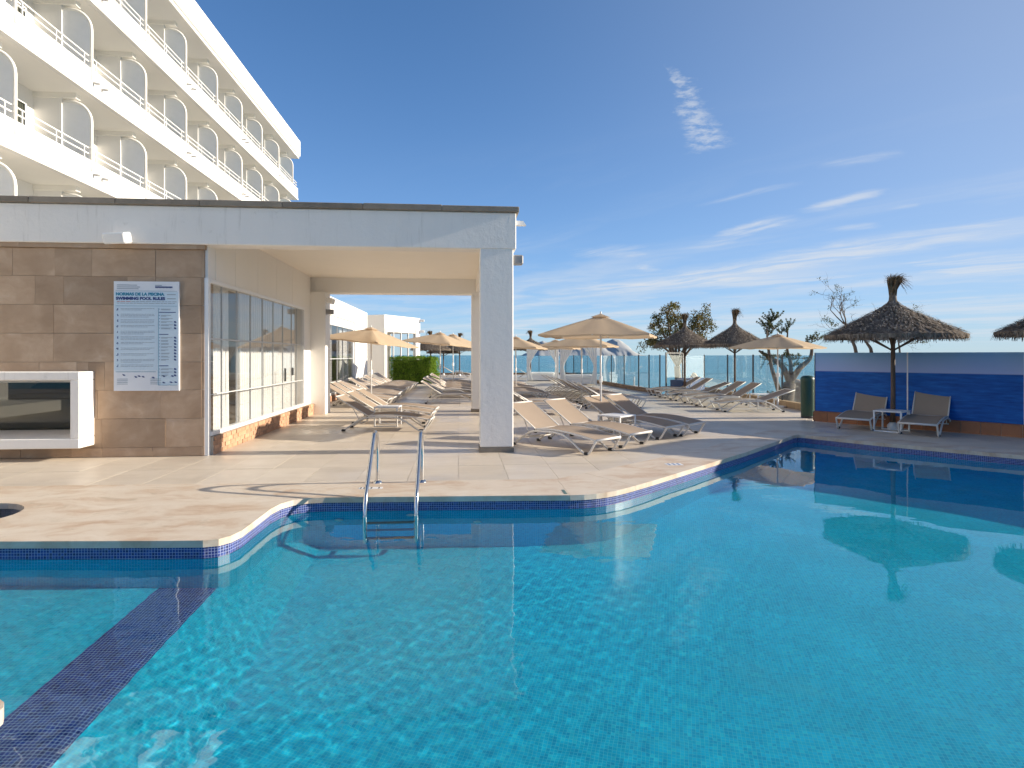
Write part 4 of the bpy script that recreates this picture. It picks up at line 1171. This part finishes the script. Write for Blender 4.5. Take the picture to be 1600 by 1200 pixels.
place_l((4.36, 11.66), H1 + R(2), 'half-shaded taupe sun lounger furthest right of the four by the big parasol')
H2 = math.atan2(-.62, -.78) - YAW * 0
hm = ma - PI / 2                                   # loungers stand square to the mural
place_l((8.14, 12.52), hm + R(5), 'taupe sun lounger before the mural, left of the thatched parasol pole', PROTO_UP, -1).scale = (.92, 1, 1)
place_l((8.80, 11.52), hm + R(5), 'taupe sun lounger before the mural, right of the thatched parasol pole', PROTO_UP, -1).scale = (.92, 1, 1)
# under and behind the portico, in rows facing the sun (+X)
HW = R(-5)
place_l((-2.43, 13.05), HW, 'taupe sun lounger nearest the pool under the portico, seen in profile', PROTO, -1, 'rear')
place_l((-2.46, 14.45), HW, 'taupe sun lounger just behind the small white table under the portico', PROTO, -1, 'rear')
place_l((-2.42, 15.55), HW, 'rearmost taupe sun lounger of the front group under the portico', PROTO, -1, 'rear')
rg = random.Random(8)
def row(xr, ys, where, first_full=2, hi=(), h=R(-2), side=-1):
    for i, y in enumerate(ys):
        pr = (PROTO if i in hi else PROTO_LO) if i < first_full else (FARH if i in hi else FARP)
        place_l((xr + rg.uniform(-.07, .07), y + rg.uniform(-.05, .05)), h + R(rg.uniform(-2, 2)), 'taupe sun lounger, %s from the front in the row %s' % (ORD[i], where), pr, side, 'rear')
row(-3.95, [18.9 + .86 * i for i in range(14)], 'along the annex glazing', 3, (0, 1, 2, 5, 9, 12, 13))
row(-1.15, [20.2] + [22.9 + .9 * i for i in range(10)], 'in front of the hedge', 2, (0, 2, 3, 8))
row(1.35, [16.1, 17.1] + [21.0 + .95 * i for i in range(10)], 'starting beside the front column', 2, (0, 1))
row(3.85, [17.9 + .86 * i for i in range(11)], 'packed tightly under the beige parasols', 3, tuple(range(11)))
RY = [16.35, 18.0, 19.1, 20.6, 21.9, 23.1]
for i, y in enumerate(RY):
    place_l((9.05 + .04 * i, y), R(177 + rg.uniform(-3, 3)), 'taupe sun lounger, %s from the front in the row by the right glass fence' % ORD[i], PROTO_LO if i in (0, 3) else PROTO, 1, 'rear')
place_l((-1.0, 45.0), R(-3), 'lone taupe sun lounger far off by the end fence, left of the column', FARH, -1, 'rear')
place_l((4.1, 42.0), R(-3), 'lone taupe sun lounger far off, just right of the column', FARH, -1, 'rear')

# ------------------------------------------------------------------ side tables
def make_table():
    t_ = thing('side_table', '', 'side table', (0, 0, 0), 0, 'small white side tables')
    MB().cbox(-.27, .27, -.27, .27, .415, .445, .008).build('tabletop', M_ALU, t_)
    l0 = MB().cbox(-.016, .016, -.016, .016, .0, .413, .004).build('leg', M_ALU, t_); l0.location = (-.25, -.25, 0)
    for x, y in ((-.25, .25), (.25, -.25), (.25, .25)): inst(l0, 'leg', t_, (x, y, 0))
    r0 = MB().cbox(-.232, .232, -.014, .014, .002, .030, .004).build('runner', M_ALU, t_); r0.location = (0, -.25, 0)
    inst(r0, 'runner', t_, (0, .25, 0)); return t_
TB = make_table(); tbs = [((3.05, 11.62), H1, 'white side table between the loungers by the big parasol'), ((9.05, 12.05), ma, 'white side table at the foot of the thatched parasol by the mural'),
    ((-1.62, 14.02), HW, 'white side table between the loungers under the portico'), ((9.05, 17.55), 0.0, 'white side table in the right row by the corner-on beige parasol'), ((-.05, 45.0), 0, 'far white side table beside the lone lounger at the end fence')]
for i, (p, a, l) in enumerate(tbs):
    if i == 0: TB.location = (*p, 0); TB.rotation_euler = (0, 0, a); TB['label'] = l
    else: dup(TB, (*p, 0), a, l)

# ------------------------------------------------------------------ beige square parasols
def make_parasol():
    t_ = thing('beige_parasol', '', 'parasol', (0, 0, 0), 0, 'beige square canvas parasols')
    A, Z0, Z1 = 1.1, 2.02, 2.44
    N = 8; vs = []; fs = []
    ring = []
    for i in range(4 * N):
        s_, u = divmod(i, N); u = u / N
        cr_ = [(-A, -A), (A, -A), (A, A), (-A, A)]; p, q = cr_[s_], cr_[(s_ + 1) % 4]
        ring.append((p[0] + (q[0] - p[0]) * u, p[1] + (q[1] - p[1]) * u, u))
    K = 7
    for k in range(1, K + 1):
        f = k / K
        for x, y, u in ring:
            mid_ = min(abs(u), abs(u - .5), abs(u - 1)) * 4            # cloth sags between the ribs
            edge = 1 - .018 * math.sin(PI * 2 * min(u, 1 - u)) * f
            vs.append((x * f * edge, y * f * edge, Z1 + (Z0 - Z1) * (f ** 1.08) - .035 * mid_ * f * math.sin(PI * min(f, .75))))
    M_ = 4 * N
    top = len(vs); vs.append((0, 0, Z1 + .004))
    fs += [(top, i, (i + 1) % M_) for i in range(M_)]
    for k in range(K - 1):
        fs += [(k * M_ + i, (k + 1) * M_ + i, (k + 1) * M_ + (i + 1) % M_, k * M_ + (i + 1) % M_) for i in range(M_)]
    # hem
    e0 = (K - 1) * M_; hb = len(vs)
    for i in range(M_): x, y, z = vs[e0 + i]; vs.append((x * .995, y * .995, z - .035))
    fs += [(e0 + i, hb + i, hb + (i + 1) % M_, e0 + (i + 1) % M_) for i in range(M_)]
    cv = MB().add(vs, fs).build('canopy', M_CANVAS, t_, 'angle')
    r0 = MB().tube([(.03, 0, Z1 - .03), (A, 0, Z0 - .012)], .011, 6).build('rib', M_ALU, cv)
    r1 = MB().tube([(.03, 0, Z1 - .03), (A * 1.405, 0, Z0 - .014)], .011, 6).build('rib', M_ALU, cv); r1.rotation_euler = (0, 0, PI / 4)
    for k in (1, 2, 3):
        inst(r0, 'rib', cv, None, k * PI / 2); inst(r1, 'rib', cv, None, PI / 4 + k * PI / 2)
    b = MB()
    v0 = [(x * .17, y * .17, Z1 - .03) for x, y in ((-A, -A), (A, -A), (A, A), (-A, A))] + [(0, 0, Z1 + .045)]
    b.add(v0, [(0, 1, 4), (1, 2, 4), (2, 3, 4), (3, 0, 4)]); b.build('vent_cap', M_CANVAS, cv)
    MB().tube([(0, 0, .05), (0, 0, Z1 + .03)], .021, 10).build('pole', M_ALU, t_, True)
    MB().lathe([(.001, Z1 + .10), (.018, Z1 + .085), (.022, Z1 + .05), (.014, Z1 + .03)], 10).build('finial', M_ALU, t_, True)
    b = MB(); b.cbox(-.03, .03, -.045, .045, 1.02, 1.16, .008); b.tube([(.0, -.045, 1.09), (.0, -.10, 1.09), (.0, -.10, 1.02)], .008, 6); b.build('crank', M_ALU, t_)
    MB().cbox(-.27, .27, -.27, .27, .004, .05, .01).build('base_plate', M_ALU, t_); MB().tube([(0, 0, .05), (0, 0, .30)], .032, 10).build('base_socket', M_ALU, t_, True)
    return t_
PZ = make_parasol()
import itertools
pars = [((3.0, 12.75), R(-22), 1.0, 1.0, 0, 'biggest beige square parasol, standing between the four right-hand loungers'),
        ((9.8, 18.02), R(42), 1.0, .91, 0, 'beige square parasol seen corner-on by the right glass fence'),
        (atd(909, 21.5), R(-25), 1.02, .95, 0, 'beige square parasol above the tightly packed lounger row, right of the column'),
        (atd(580, 18.6), R(-30), .98, .99, 6, 'beige square parasol nearest the annex glazing'),
        (atd(688, 25.2), R(-28), 1.0, 1.03, 5, 'beige square parasol in front of the hedge, in line with the pavilion corner'),
        (atd(708, 29.5), R(-25), 1.05, 1.06, 4, 'beige square parasol just behind the one in front of the hedge'),
        (atd(806, 24.5), R(-20), 1.0, .95, 2, 'beige square parasol partly hidden by the front column'),
        (atd(868, 30.5), R(-22), 1.0, .96, 0, 'beige square parasol peeking out in front of the white cabanas')]
for i, (p, a, s_, sz, tilt, l) in enumerate(pars):
    if i == 0: o = PZ; o.location = (*p, 0); o.rotation_euler = (0, 0, a); o['label'] = l
    else: o = dup(PZ, (*p, 0), a, l)
    o.scale = (s_, s_, sz)
    if tilt:
        for ch in o.children:
            if ch.name.startswith('canopy'):
                ax3 = Matrix.Rotation(-a, 3, 'Z') @ Vector((0, 1, 0))
                T = Matrix.Translation((0, 0, 2.4)) @ Matrix.Rotation(R(tilt), 4, ax3) @ Matrix.Translation((0, 0, -2.4)); ch.matrix_basis = T
st_ = thing('parasol_base', 'small white empty parasol stand by the foot of the glass fence', 'parasol stand', (*at(991, 604.5), 0))
MB().cbox(-.28, .28, -.28, .28, .0, .05, .01).build('base_plate', M_ALU, st_); MB().tube([(0, 0, .05), (0, 0, .52)], .035, 10).build('socket', M_ALU, st_, True)

# ------------------------------------------------------------------ thatched parasols
M_PALE = thatch_mat('bleached_straw', (.30, .25, .20), (.44, .38, .31), (.58, .52, .44))
def make_thatch():
    t_ = thing('thatched_parasol', '', 'parasol', (0, 0, 0), 0, 'thatched straw parasols')
    rg = random.Random(5)
    prof = [(1.62, 2.03), (1.25, 2.17), (.95, 2.30), (.6, 2.45), (.33, 2.565), (.17, 2.67), (.095, 2.78), (.075, 2.95)]
    def pr(r):
        for (ra, za), (rb, zb) in zip(prof[:-1], prof[1:]):
            if rb <= r <= ra: return za + (zb - za) * (ra - r) / (ra - rb)
        return prof[0][1] - (r - prof[0][0]) * .55
    b = MB(); b.lathe(prof, 40); b.lathe([(.10, 2.62), (.5, 2.40), (1.0, 2.14), (1.60, 1.95), (1.62, 2.03)][::-1], 40)
    def straw(r0, r1, a, wd, lift, da):
        p = []
        for r_, s_ in ((r0, .7), ((r0 + r1) / 2, 1), (r1, .55)):
            aa = a + da * (r_ - r0); z = pr(r_) + lift * (1 if r_ > r0 else .2)
            c_, s2 = math.cos(aa), math.sin(aa)
            p += [(r_ * c_ - wd * s_ * s2, r_ * s2 + wd * s_ * c_, z), (r_ * c_ + wd * s_ * s2, r_ * s2 - wd * s_ * c_, z)]
        b.add(p, [(0, 1, 3, 2), (2, 3, 5, 4)])
    for k, rr in enumerate(np.linspace(.16, 1.36, 11)):
        n = int(46 + 150 * rr)
        for i in range(n):
            r0 = max(.12, rr + rg.uniform(-.04, .02)); straw(r0, r0 + rg.uniform(.20, .33), 2 * PI * (i + rg.random()) / n, rg.uniform(.010, .024), rg.uniform(.012, .05), rg.uniform(-.35, .35))
    can = b.build('thatch_canopy', M_THATCH, t_)
    b2 = MB()
    for i in range(1000):                                     # ragged hanging rim
        a = rg.uniform(0, 2 * PI); r0 = rg.uniform(1.48, 1.62); l = rg.uniform(.08, .17); wd = rg.uniform(.008, .018); c_, s2 = math.cos(a), math.sin(a); o_ = rg.uniform(-.02, .09)
        p0 = (r0 * c_, r0 * s2, pr(min(r0, 1.62)) + .0); p1 = ((r0 + o_) * c_, (r0 + o_) * s2, p0[2] - l)
        b2.add([(p0[0] - wd * s2, p0[1] + wd * c_, p0[2]), (p0[0] + wd * s2, p0[1] - wd * c_, p0[2]), (p1[0] + wd * .5 * s2, p1[1] - wd * .5 * c_, p1[2]), (p1[0] - wd * .5 * s2, p1[1] + wd * .5 * c_, p1[2])], [(0, 1, 2, 3)])
    f = b2.build('rim_fringe', M_THATCH, can)
    b = MB()
    for rr in np.linspace(.30, 1.40, 9):                      # bleached straw ends showing at each layer
        for i in range(int(12 + 34 * rr)):
            r0 = rr + rg.uniform(-.05, .07); straw(r0, r0 + rg.uniform(.06, .13), rg.uniform(0, 2 * PI), rg.uniform(.008, .017), rg.uniform(.065, .085), rg.uniform(-.5, .5))
    b.build('bleached_straw', M_PALE, can)['kind'] = 'stuff'
    b3 = MB()
    for i in range(420):                                      # straw tuft on top, blown over to one side
        a = rg.uniform(0, 2 * PI); d = rg.random() ** .6; l = rg.uniform(.30, .48); wd = .006
        x0, y0 = .08 * d * math.cos(a), .08 * d * math.sin(a); sx, sy = .24 * d * math.cos(a) + .13, .22 * d * math.sin(a); dr = rg.uniform(0, .26) * d * (1.3 if math.cos(a) > 0 else .5)
        pts = [(x0, y0, 2.86), (x0 * 1.2, y0 * 1.2, 3.0), (x0 + sx * .45, y0 + sy * .45, 3.0 + l * .62), (x0 + sx * 1.15, y0 + sy * 1.15, 3.0 + l * .8 - dr)]
        vs = []
        for j, (x, y, z) in enumerate(pts): w3 = wd * (1.4 if j < 2 else .9 if j == 2 else .4); vs += [(x - w3 * math.sin(a * 3), y + w3 * math.cos(a * 3), z), (x + w3 * math.sin(a * 3), y - w3 * math.cos(a * 3), z)]
        b3.add(vs, [(0, 1, 3, 2), (2, 3, 5, 4), (4, 5, 7, 6)])
    b3.lathe([(.085, 2.80), (.068, 2.96), (.085, 3.06), (.001, 3.14)], 12); b3.build('straw_tuft', M_STRAW, t_)
    MB().tube([(0, 0, 0), (.01, 0, .9), (0, 0, 2.6)], [.062, .055, .05], 10).build('pole', M_LEAN, t_, True)
    s0 = MB().tube([(.05, 0, 1.72), (.95, 0, 2.13)], .018, 6).build('strut', M_LEAN, t_)
    for k in range(1, 6): inst(s0, 'strut', t_, None, k * PI / 3)
    MB().lathe([(.13, 0), (.13, .10), (.07, .16), (.06, .16)], 16).build('base_collar', M_ALU, t_, True)
    return t_
TZ = make_thatch()
ths = [(atd(1395, 13.05), R(0), .82, 1.0, 'big thatched parasol in front of the blue mural'),
       ((11.09, 9.84), R(40), .82, 1.0, 'thatched parasol cut off by the right picture edge'),
       (atd(1070, 24.0), R(70), .74, .98, 'thatched parasol before the leafy tree, left of its twin'),
       (atd(1148, 21.6), R(20), .69, .98, 'thatched parasol between the leafy tree and the corner-on beige parasol'),
       (atd(829, 42), R(120), .88, 1.0, 'distant thatched parasol just right of the column'),
       (atd(718, 47), R(30), .88, 1.0, 'distant thatched parasol just left of the column, by the end fence'),
       (atd(673, 43), R(200), .88, 1.0, 'distant thatched parasol beside the pavilion, above the hedge'),
       (atd(693, 49), R(200), .85, .90, 'distant thatched parasol standing between its two neighbours behind the hedge')]
for i, (p, a, s_, sz, l) in enumerate(ths):
    if i == 0: o = TZ; o.location = (*p, 0); o['label'] = l
    else: o = dup(TZ, (*p, 0), a, l)
    o.scale = (s_, s_, sz)

# ------------------------------------------------------------------ cabanas with tied white curtains
def tied(b, x, y, ang, z1, rg, wid=.62):
    """one curtain gathered at waist height and fanned out above and below"""
    n, nz = 12, 12; vs = []; c_, s2 = math.cos(ang), math.sin(ang)
    for k in range(nz + 1):
        u = k / nz; z = z1 * (1 - u) + .05 * u
        g = abs(u - .55) / .55
        w2 = .10 + (wid - .10) * min(1, g) ** 1.3 * (1 if u < .55 else .55)
        for i in range(n + 1):
            t = i / n; q = t * w2; f = .035 * math.sin(t * 21 + k * .15) * (.5 + g)
            vs.append((x + c_ * q - s2 * f, y + s2 * q + c_ * f, z))
    b.add(vs, [(k * (n + 1) + i, k * (n + 1) + i + 1, (k + 1) * (n + 1) + i + 1, (k + 1) * (n + 1) + i) for k in range(nz) for i in range(n)])
def make_cabana():
    t_ = thing('cabana', '', 'cabana', (0, 0, 0), 0, 'white curtained cabanas')
    A = .95; p0 = None
    for x, y in ((-A, -A), (A, -A), (A, A), (-A, A)):
        if p0 is None: p0 = MB().cbox(-.035, .035, -.035, .035, 0, 2.05, .005).build('post', M_ALU, t_); p0.location = (x, y, 0)
        else: inst(p0, 'post', t_, (x, y, 0))
    MB().box(-A - .04, A + .04, -A - .04, A + .04, 2.05, 2.10).build('roof_cloth', M_SHEER, t_)
    for k, (x, y) in enumerate(((-A, -A), (A, -A), (A, A), (-A, A))):
        b = MB()
        for q in (0, 1): tied(b, x, y, k * PI / 2 + q * PI / 2, 2.03, rg, .72)
        b.build('tied_curtain', M_SHEER, t_, True)
    return t_
CB = make_cabana()
for i, (p, a, l) in enumerate([(atd(904, 33.6), R(-12), 'right-hand white cabana with tied curtains behind the lounger row'), (atd(848, 38.5), R(-8), 'left-hand white cabana with tied curtains further back')]):
    if i == 0: CB.location = (*p, 0); CB.rotation_euler = (0, 0, a); CB['label'] = l
    else: dup(CB, (*p, 0), a, l)
    bd = thing('daybed', ['white daybed inside the right-hand curtained cabana', 'white daybed inside the left-hand curtained cabana'][i], 'daybed', (*p, 0), a, 'daybeds in the cabanas')
    MB().cbox(-.75, .75, -.7, .7, .08, .34, .01).build('bed_frame', M_ALU, bd); MB().cbox(-.74, .74, -.69, .69, .345, .52, .05).build('mattress', M_SHEER, bd)

# ------------------------------------------------------------------ hedge
def leaves_on(b, p, nrm, size, rg):
    n = Vector(nrm).normalized(); t1 = n.orthogonal().normalized(); t1.rotate(Matrix.Rotation(rg.uniform(0, 6.28), 3, n)); t2 = n.cross(t1)
    p = Vector(p); l, w_ = size, size * .42
    b.add([p - t1 * l, p + t2 * w_, p + t1 * l, p - t2 * w_], [(0, 1, 2, 3)])
hg = thing('hedge', 'clipped bright green box hedge beside the white pavilion', 'hedge', (-2.55, 35.15, 0), R(-14))
HX, HY, HZ = 1.22, .85, 1.50
b = MB(); rg2 = random.Random(2)
for i in range(15000):
    f = rg2.random(); d = rg2.random() ** 2 * .16 - (rg2.uniform(0, .12) if rg2.random() < .10 else 0)
    if f < .42: p = (rg2.uniform(-HX, HX), -HY + d, rg2.uniform(.05, HZ)); nn = (0, -1, .3)
    elif f < .66: p = (HX - d, rg2.uniform(-HY, HY), rg2.uniform(.05, HZ)); nn = (1, 0, .3)
    elif f < .9: p = (rg2.uniform(-HX, HX), rg2.uniform(-HY, HY), HZ - d); nn = (0, 0, 1)
    else: p = (-HX + d, rg2.uniform(-HY, HY), rg2.uniform(.05, HZ)); nn = (-1, 0, .3)
    j = .11 * mnoise.noise(Vector(p) * 3.1)
    leaves_on(b, (p[0] + nn[0] * j, p[1] + nn[1] * j, p[2] + nn[2] * j), (nn[0] + rg2.gauss(0, .6), nn[1] + rg2.gauss(0, .6), nn[2] + rg2.gauss(0, .6)), rg2.uniform(.022, .05), rg2)
b.build('foliage', M_HEDGE, hg)
MB().box(-HX + .17, HX - .17, -HY + .17, HY - .17, 0, HZ - .17).build('dark_core', simple('hedge_core', (.03, .035, .015), .9), hg)  # plain dark box filling the hedge behind the leaves

# ------------------------------------------------------------------ trees on the beach side
ZB = -3.3
def limb(b, p, d, l, r, rg, tips, depth, gnarl=.35, up=.15, split=2, shrink=.66):
    pts = [Vector(p)]; d = Vector(d).normalized(); n = 5
    for i in range(n):
        d = (d + Vector((rg.gauss(0, gnarl), rg.gauss(0, gnarl), rg.gauss(0, gnarl) + up)) * .45).normalized()
        pts.append(pts[-1] + d * l / n)
    b.tube(pts, [r * (1 - .5 * i / n) for i in range(n + 1)], 6 if r > .03 else 4, cap=False)
    if depth == 0: tips.append((pts[-1], d)); tips.append((pts[-3], d)); return
    for k in range(split + (rg.random() < .4)):
        dd = (d + Vector((rg.gauss(0, .75), rg.gauss(0, .75), rg.gauss(0, .5)))).normalized()
        limb(b, pts[-1 if k == 0 else rg.choice([-1, -2, -3])], dd, l * shrink * rg.uniform(.8, 1.2), r * .55, rg, tips, depth - 1, gnarl, up, split, shrink)
def clump(b, c_, rad, n, size, rg, flat=1.0):
    for i in range(n):
        v = Vector((rg.gauss(0, 1), rg.gauss(0, 1), rg.gauss(0, 1) * flat)); v = v.normalized() * rad * rg.random() ** .5
        leaves_on(b, Vector(c_) + v, (rg.gauss(0, 1), rg.gauss(0, 1), rg.gauss(0, 1) + .3), size * rg.uniform(.6, 1.3), rg)
def pt(px, py, yc):
    x, y = atd(px, yc); return Vector((x, y, 1.6 + (555 - py) / 950 * yc))

rg3 = random.Random(14)
t1 = thing('leafy_tree', 'leafy olive-brown tree rising behind the left thatched parasols', 'tree', (*atd(1058, 33), ZB)); o0 = Vector(t1.location)
tb = MB(); lb = MB(); root = Vector((0, 0, 0))
base = pt(1058, 572, 33) - o0
tb.tube([root, (root + base) / 2 + Vector((.15, 0, 0)), base], [.26, .2, .17], 8)
for (px, py, n) in ((1028, 505, 1), (1042, 488, 1), (1055, 500, 1), (1020, 530, 1), (1090, 500, 1), (1100, 515, 1), (1088, 530, 1), (1040, 530, 1), (1065, 520, 1)):
    e = pt(px, py, 33 + rg3.uniform(-.9, .9)) - o0; m_ = (base + e) / 2 + Vector((rg3.gauss(0, .15), rg3.gauss(0, .2), .1))
    tb.tube([base, m_, e], [.09, .06, .03], 5, cap=False)
    for q in range(7):
        d = Vector((rg3.gauss(0, 1), rg3.gauss(0, 1), rg3.gauss(.2, .8))).normalized(); f = e + d * rg3.uniform(.25, .75)
        tb.tube([e, (e + f) / 2 + Vector((0, 0, .05)), f], [.025, .016, .008], 4, cap=False)
        clump(lb, f, rg3.uniform(.22, .42), 95, .065, rg3)
    clump(lb, e, .32, 60, .065, rg3)
tb.build('trunk', M_BARK, t1, True); lb.build('crown', M_LEAF, t1)

t2 = thing('tamarisk_tree', 'leaning grey-trunked tamarisk seen through the glass fence under the beige parasol', 'tree', (*atd(1222, 30), ZB)); o0 = Vector(t2.location)
tb = MB(); lb = MB()
K0 = pt(1226, 640, 30) - o0; K1 = pt(1234, 598, 30) - o0
tb.tube([Vector((-.2, 0, 0)), K0, K1], [.42, .36, .28], 9)
def arm(pts, r0, r1): tb.tube(spline(pts, 4), list(np.linspace(r0, r1, (len(pts) - 1) * 4 + 1)), 7, cap=False)
arm([K1, pt(1250, 575, 30) - o0, pt(1266, 560, 30) - o0, pt(1269, 540, 30) - o0], .17, .06)
arm([K1, pt(1222, 572, 30) - o0, pt(1198, 556, 30.2) - o0, pt(1186, 548, 30.2) - o0], .17, .05)
arm([K0, pt(1214, 600, 29.8) - o0, pt(1206, 575, 29.8) - o0, pt(1200, 540, 29.8) - o0, pt(1198, 510, 29.8) - o0], .15, .03)
arm([K1, pt(1236, 570, 30.2) - o0, pt(1230, 545, 30.2) - o0, pt(1231, 515, 30.2) - o0], .13, .03)
def tuft(e, n=10, ln=.55, k=26, spread=.5, upw=.9):
    for q in range(n):
        d = Vector((rg3.gauss(0, spread), rg3.gauss(0, spread), upw + rg3.gauss(0, .3))).normalized(); f = e + d * ln * rg3.uniform(.6, 1.2)
        tb.tube([e, (e + f) / 2, f], [.018, .012, .005], 4, cap=False)
        for j in range(4): clump(lb, e + (f - e) * (.4 + .22 * j), .09 - .012 * j, k, .036, rg3)
for px, py in ((1197, 512), (1204, 505), (1211, 500), (1200, 525), (1209, 515)): tuft(pt(px, py, 29.8 + rg3.uniform(-.3, .3)) - o0, 6, .55)
for px, py in ((1229, 520), (1233, 512), (1221, 522)): tuft(pt(px, py, 30.2) - o0, 4, .42, 18)
for px, py in ((1262, 538), (1268, 533), (1278, 532)): tuft(pt(px, py, 30) - o0, 4, .45, 18, .8)
for px, py in ((1195, 562), (1208, 556), (1222, 560), (1238, 556), (1250, 560), (1215, 570), (1240, 572), (1205, 618), (1198, 622)): tuft(pt(px, py, 30.2 + rg3.uniform(-.4, .4)) - o0, 6, .5, 14, .9, .2)
tb.build('trunk', M_BARK, t2, True); lb.build('crown', M_TAMA, t2)

t3 = thing('bare_tree', 'bare dark twiggy tree rising behind the blue mural', 'tree', (*atd(1352, 28), ZB)); o0 = Vector(t3.location)
tb = MB(); lb = MB(); tips = []
for pts, r0 in (([(1338, 600), (1338, 552), (1330, 528), (1322, 508)], .11), ([(1360, 600), (1362, 552), (1356, 538), (1350, 530)], .11), ([(1406, 600), (1406, 552), (1404, 536)], .07)):
    P3 = [Vector((pt(pts[0][0], 555, 28).x - o0.x, 0, 0))] + [pt(x, y, 28) - o0 for x, y in pts]
    tb.tube(spline(P3, 3), list(np.linspace(r0, r0 * .45, (len(P3) - 1) * 3 + 1)), 7, cap=False)
    e = P3[-1]
    for q in range(4):
        d = Vector((rg3.gauss(-.15 if pts[0][0] < 1345 else .5, .7), rg3.gauss(0, .4), rg3.uniform(.3, 1.1)))
        limb(tb, e, d, rg3.uniform(.72, 1.0), r0 * .30, rg3, tips, 4, .24, .05, 2, .70)
for e, d in tips:
    if rg3.random() < .05: clump(lb, e, .13, 16, .035, rg3)
for px, py in ((1290, 499), (1297, 503), (1425, 536), (1445, 534), (1305, 508)): clump(lb, pt(px, py, 28) - o0, .2, 60, .04, rg3, .5)
tb.build('trunk', M_BARK, t3, True); lb.build('crown', M_TAMA, t3)

def boulder(name, label, loc, sz, seed, m_):
    bm = bmesh.new(); bmesh.ops.create_icosphere(bm, subdivisions=3, radius=1)
    for v in bm.verts:
        n = 1 + .22 * mnoise.noise(v.co * 1.4 + Vector((seed, 0, 0))) + .08 * mnoise.noise(v.co * 4 + Vector((seed, 3, 0)))
        v.co = Vector((v.co.x * sz[0] * n, v.co.y * sz[1] * n, v.co.z * sz[2] * n))
    me = bpy.data.meshes.new(name); bm.to_mesh(me); bm.free(); me.shade_smooth(); me.materials.append(m_)
    o = bpy.data.objects.new(name, me); COL.objects.link(o); o.location = loc; tag(o, label, 'rock'); return o
x, y = atd(1248, 33); boulder('beach_rock', 'tall sandy rock behind the fence, left of the green bin', (x, y, -1.5), (.55, .6, 2.0), 2, M_ROCK)
x, y = atd(1083, 31); boulder('beach_rock', 'rounded pinkish rock behind the fence beside the blue box', (x, y, -1.2), (.55, .6, 1.75), 7, M_ROCK)

# ------------------------------------------------------------------ ground, beach, sea, mountains
b = MB(); b.box(-60, 60, -40, 66, -3.6, ZB); o_ = b.build('beach', M_SAND); o_['kind'] = 'structure'
b = MB(); b.add([(-30000, -30000, -4.0), (30000, -30000, -4.0), (30000, 30000, -4.0), (-30000, 30000, -4.0)], [(0, 1, 2, 3)]); o_ = b.build('sea', M_SEA); o_['kind'] = 'structure'
b = MB(); D = 6500.0
prof = [(818, 556), (830, 545), (838, 537), (848, 533), (858, 536), (868, 546), (878, 538), (888, 530), (897, 526), (906, 523), (914, 527), (924, 531), (934, 535), (943, 541), (949, 534), (958, 530), (966, 531), (973, 536), (978, 545), (984, 551), (996, 556)]
xs_ = np.linspace(818, 996, 120); hs_ = np.interp(xs_, [p[0] for p in prof], [p[1] for p in prof])
nr_ = 14; vs = []
for i, (px, py) in enumerate(zip(xs_, hs_)):
    X, Y = atd(px, D); H = (556.5 - py) / 950 * D
    for j in range(nr_ + 1):
        u = j / nr_ * 2 - 1
        f = (1 - abs(u)) ** .8 if abs(u) < 1 else 0
        n_ = mnoise.fractal(Vector((i * .12, j * .5, 0)), 1.0, 2.0, 4)
        vs.append((X + 30 * n_, Y + u * 500 + 40 * n_, -6 + max(0, H * f * (1 + .10 * n_ * (abs(u) > .05)))))
fs = [(i * (nr_ + 1) + j, (i + 1) * (nr_ + 1) + j, (i + 1) * (nr_ + 1) + j + 1, i * (nr_ + 1) + j + 1) for i in range(len(xs_) - 1) for j in range(nr_)]
o_ = MB().add(vs, fs).build('mountain', M_MOUNT, None, True); o_['kind'] = 'structure'
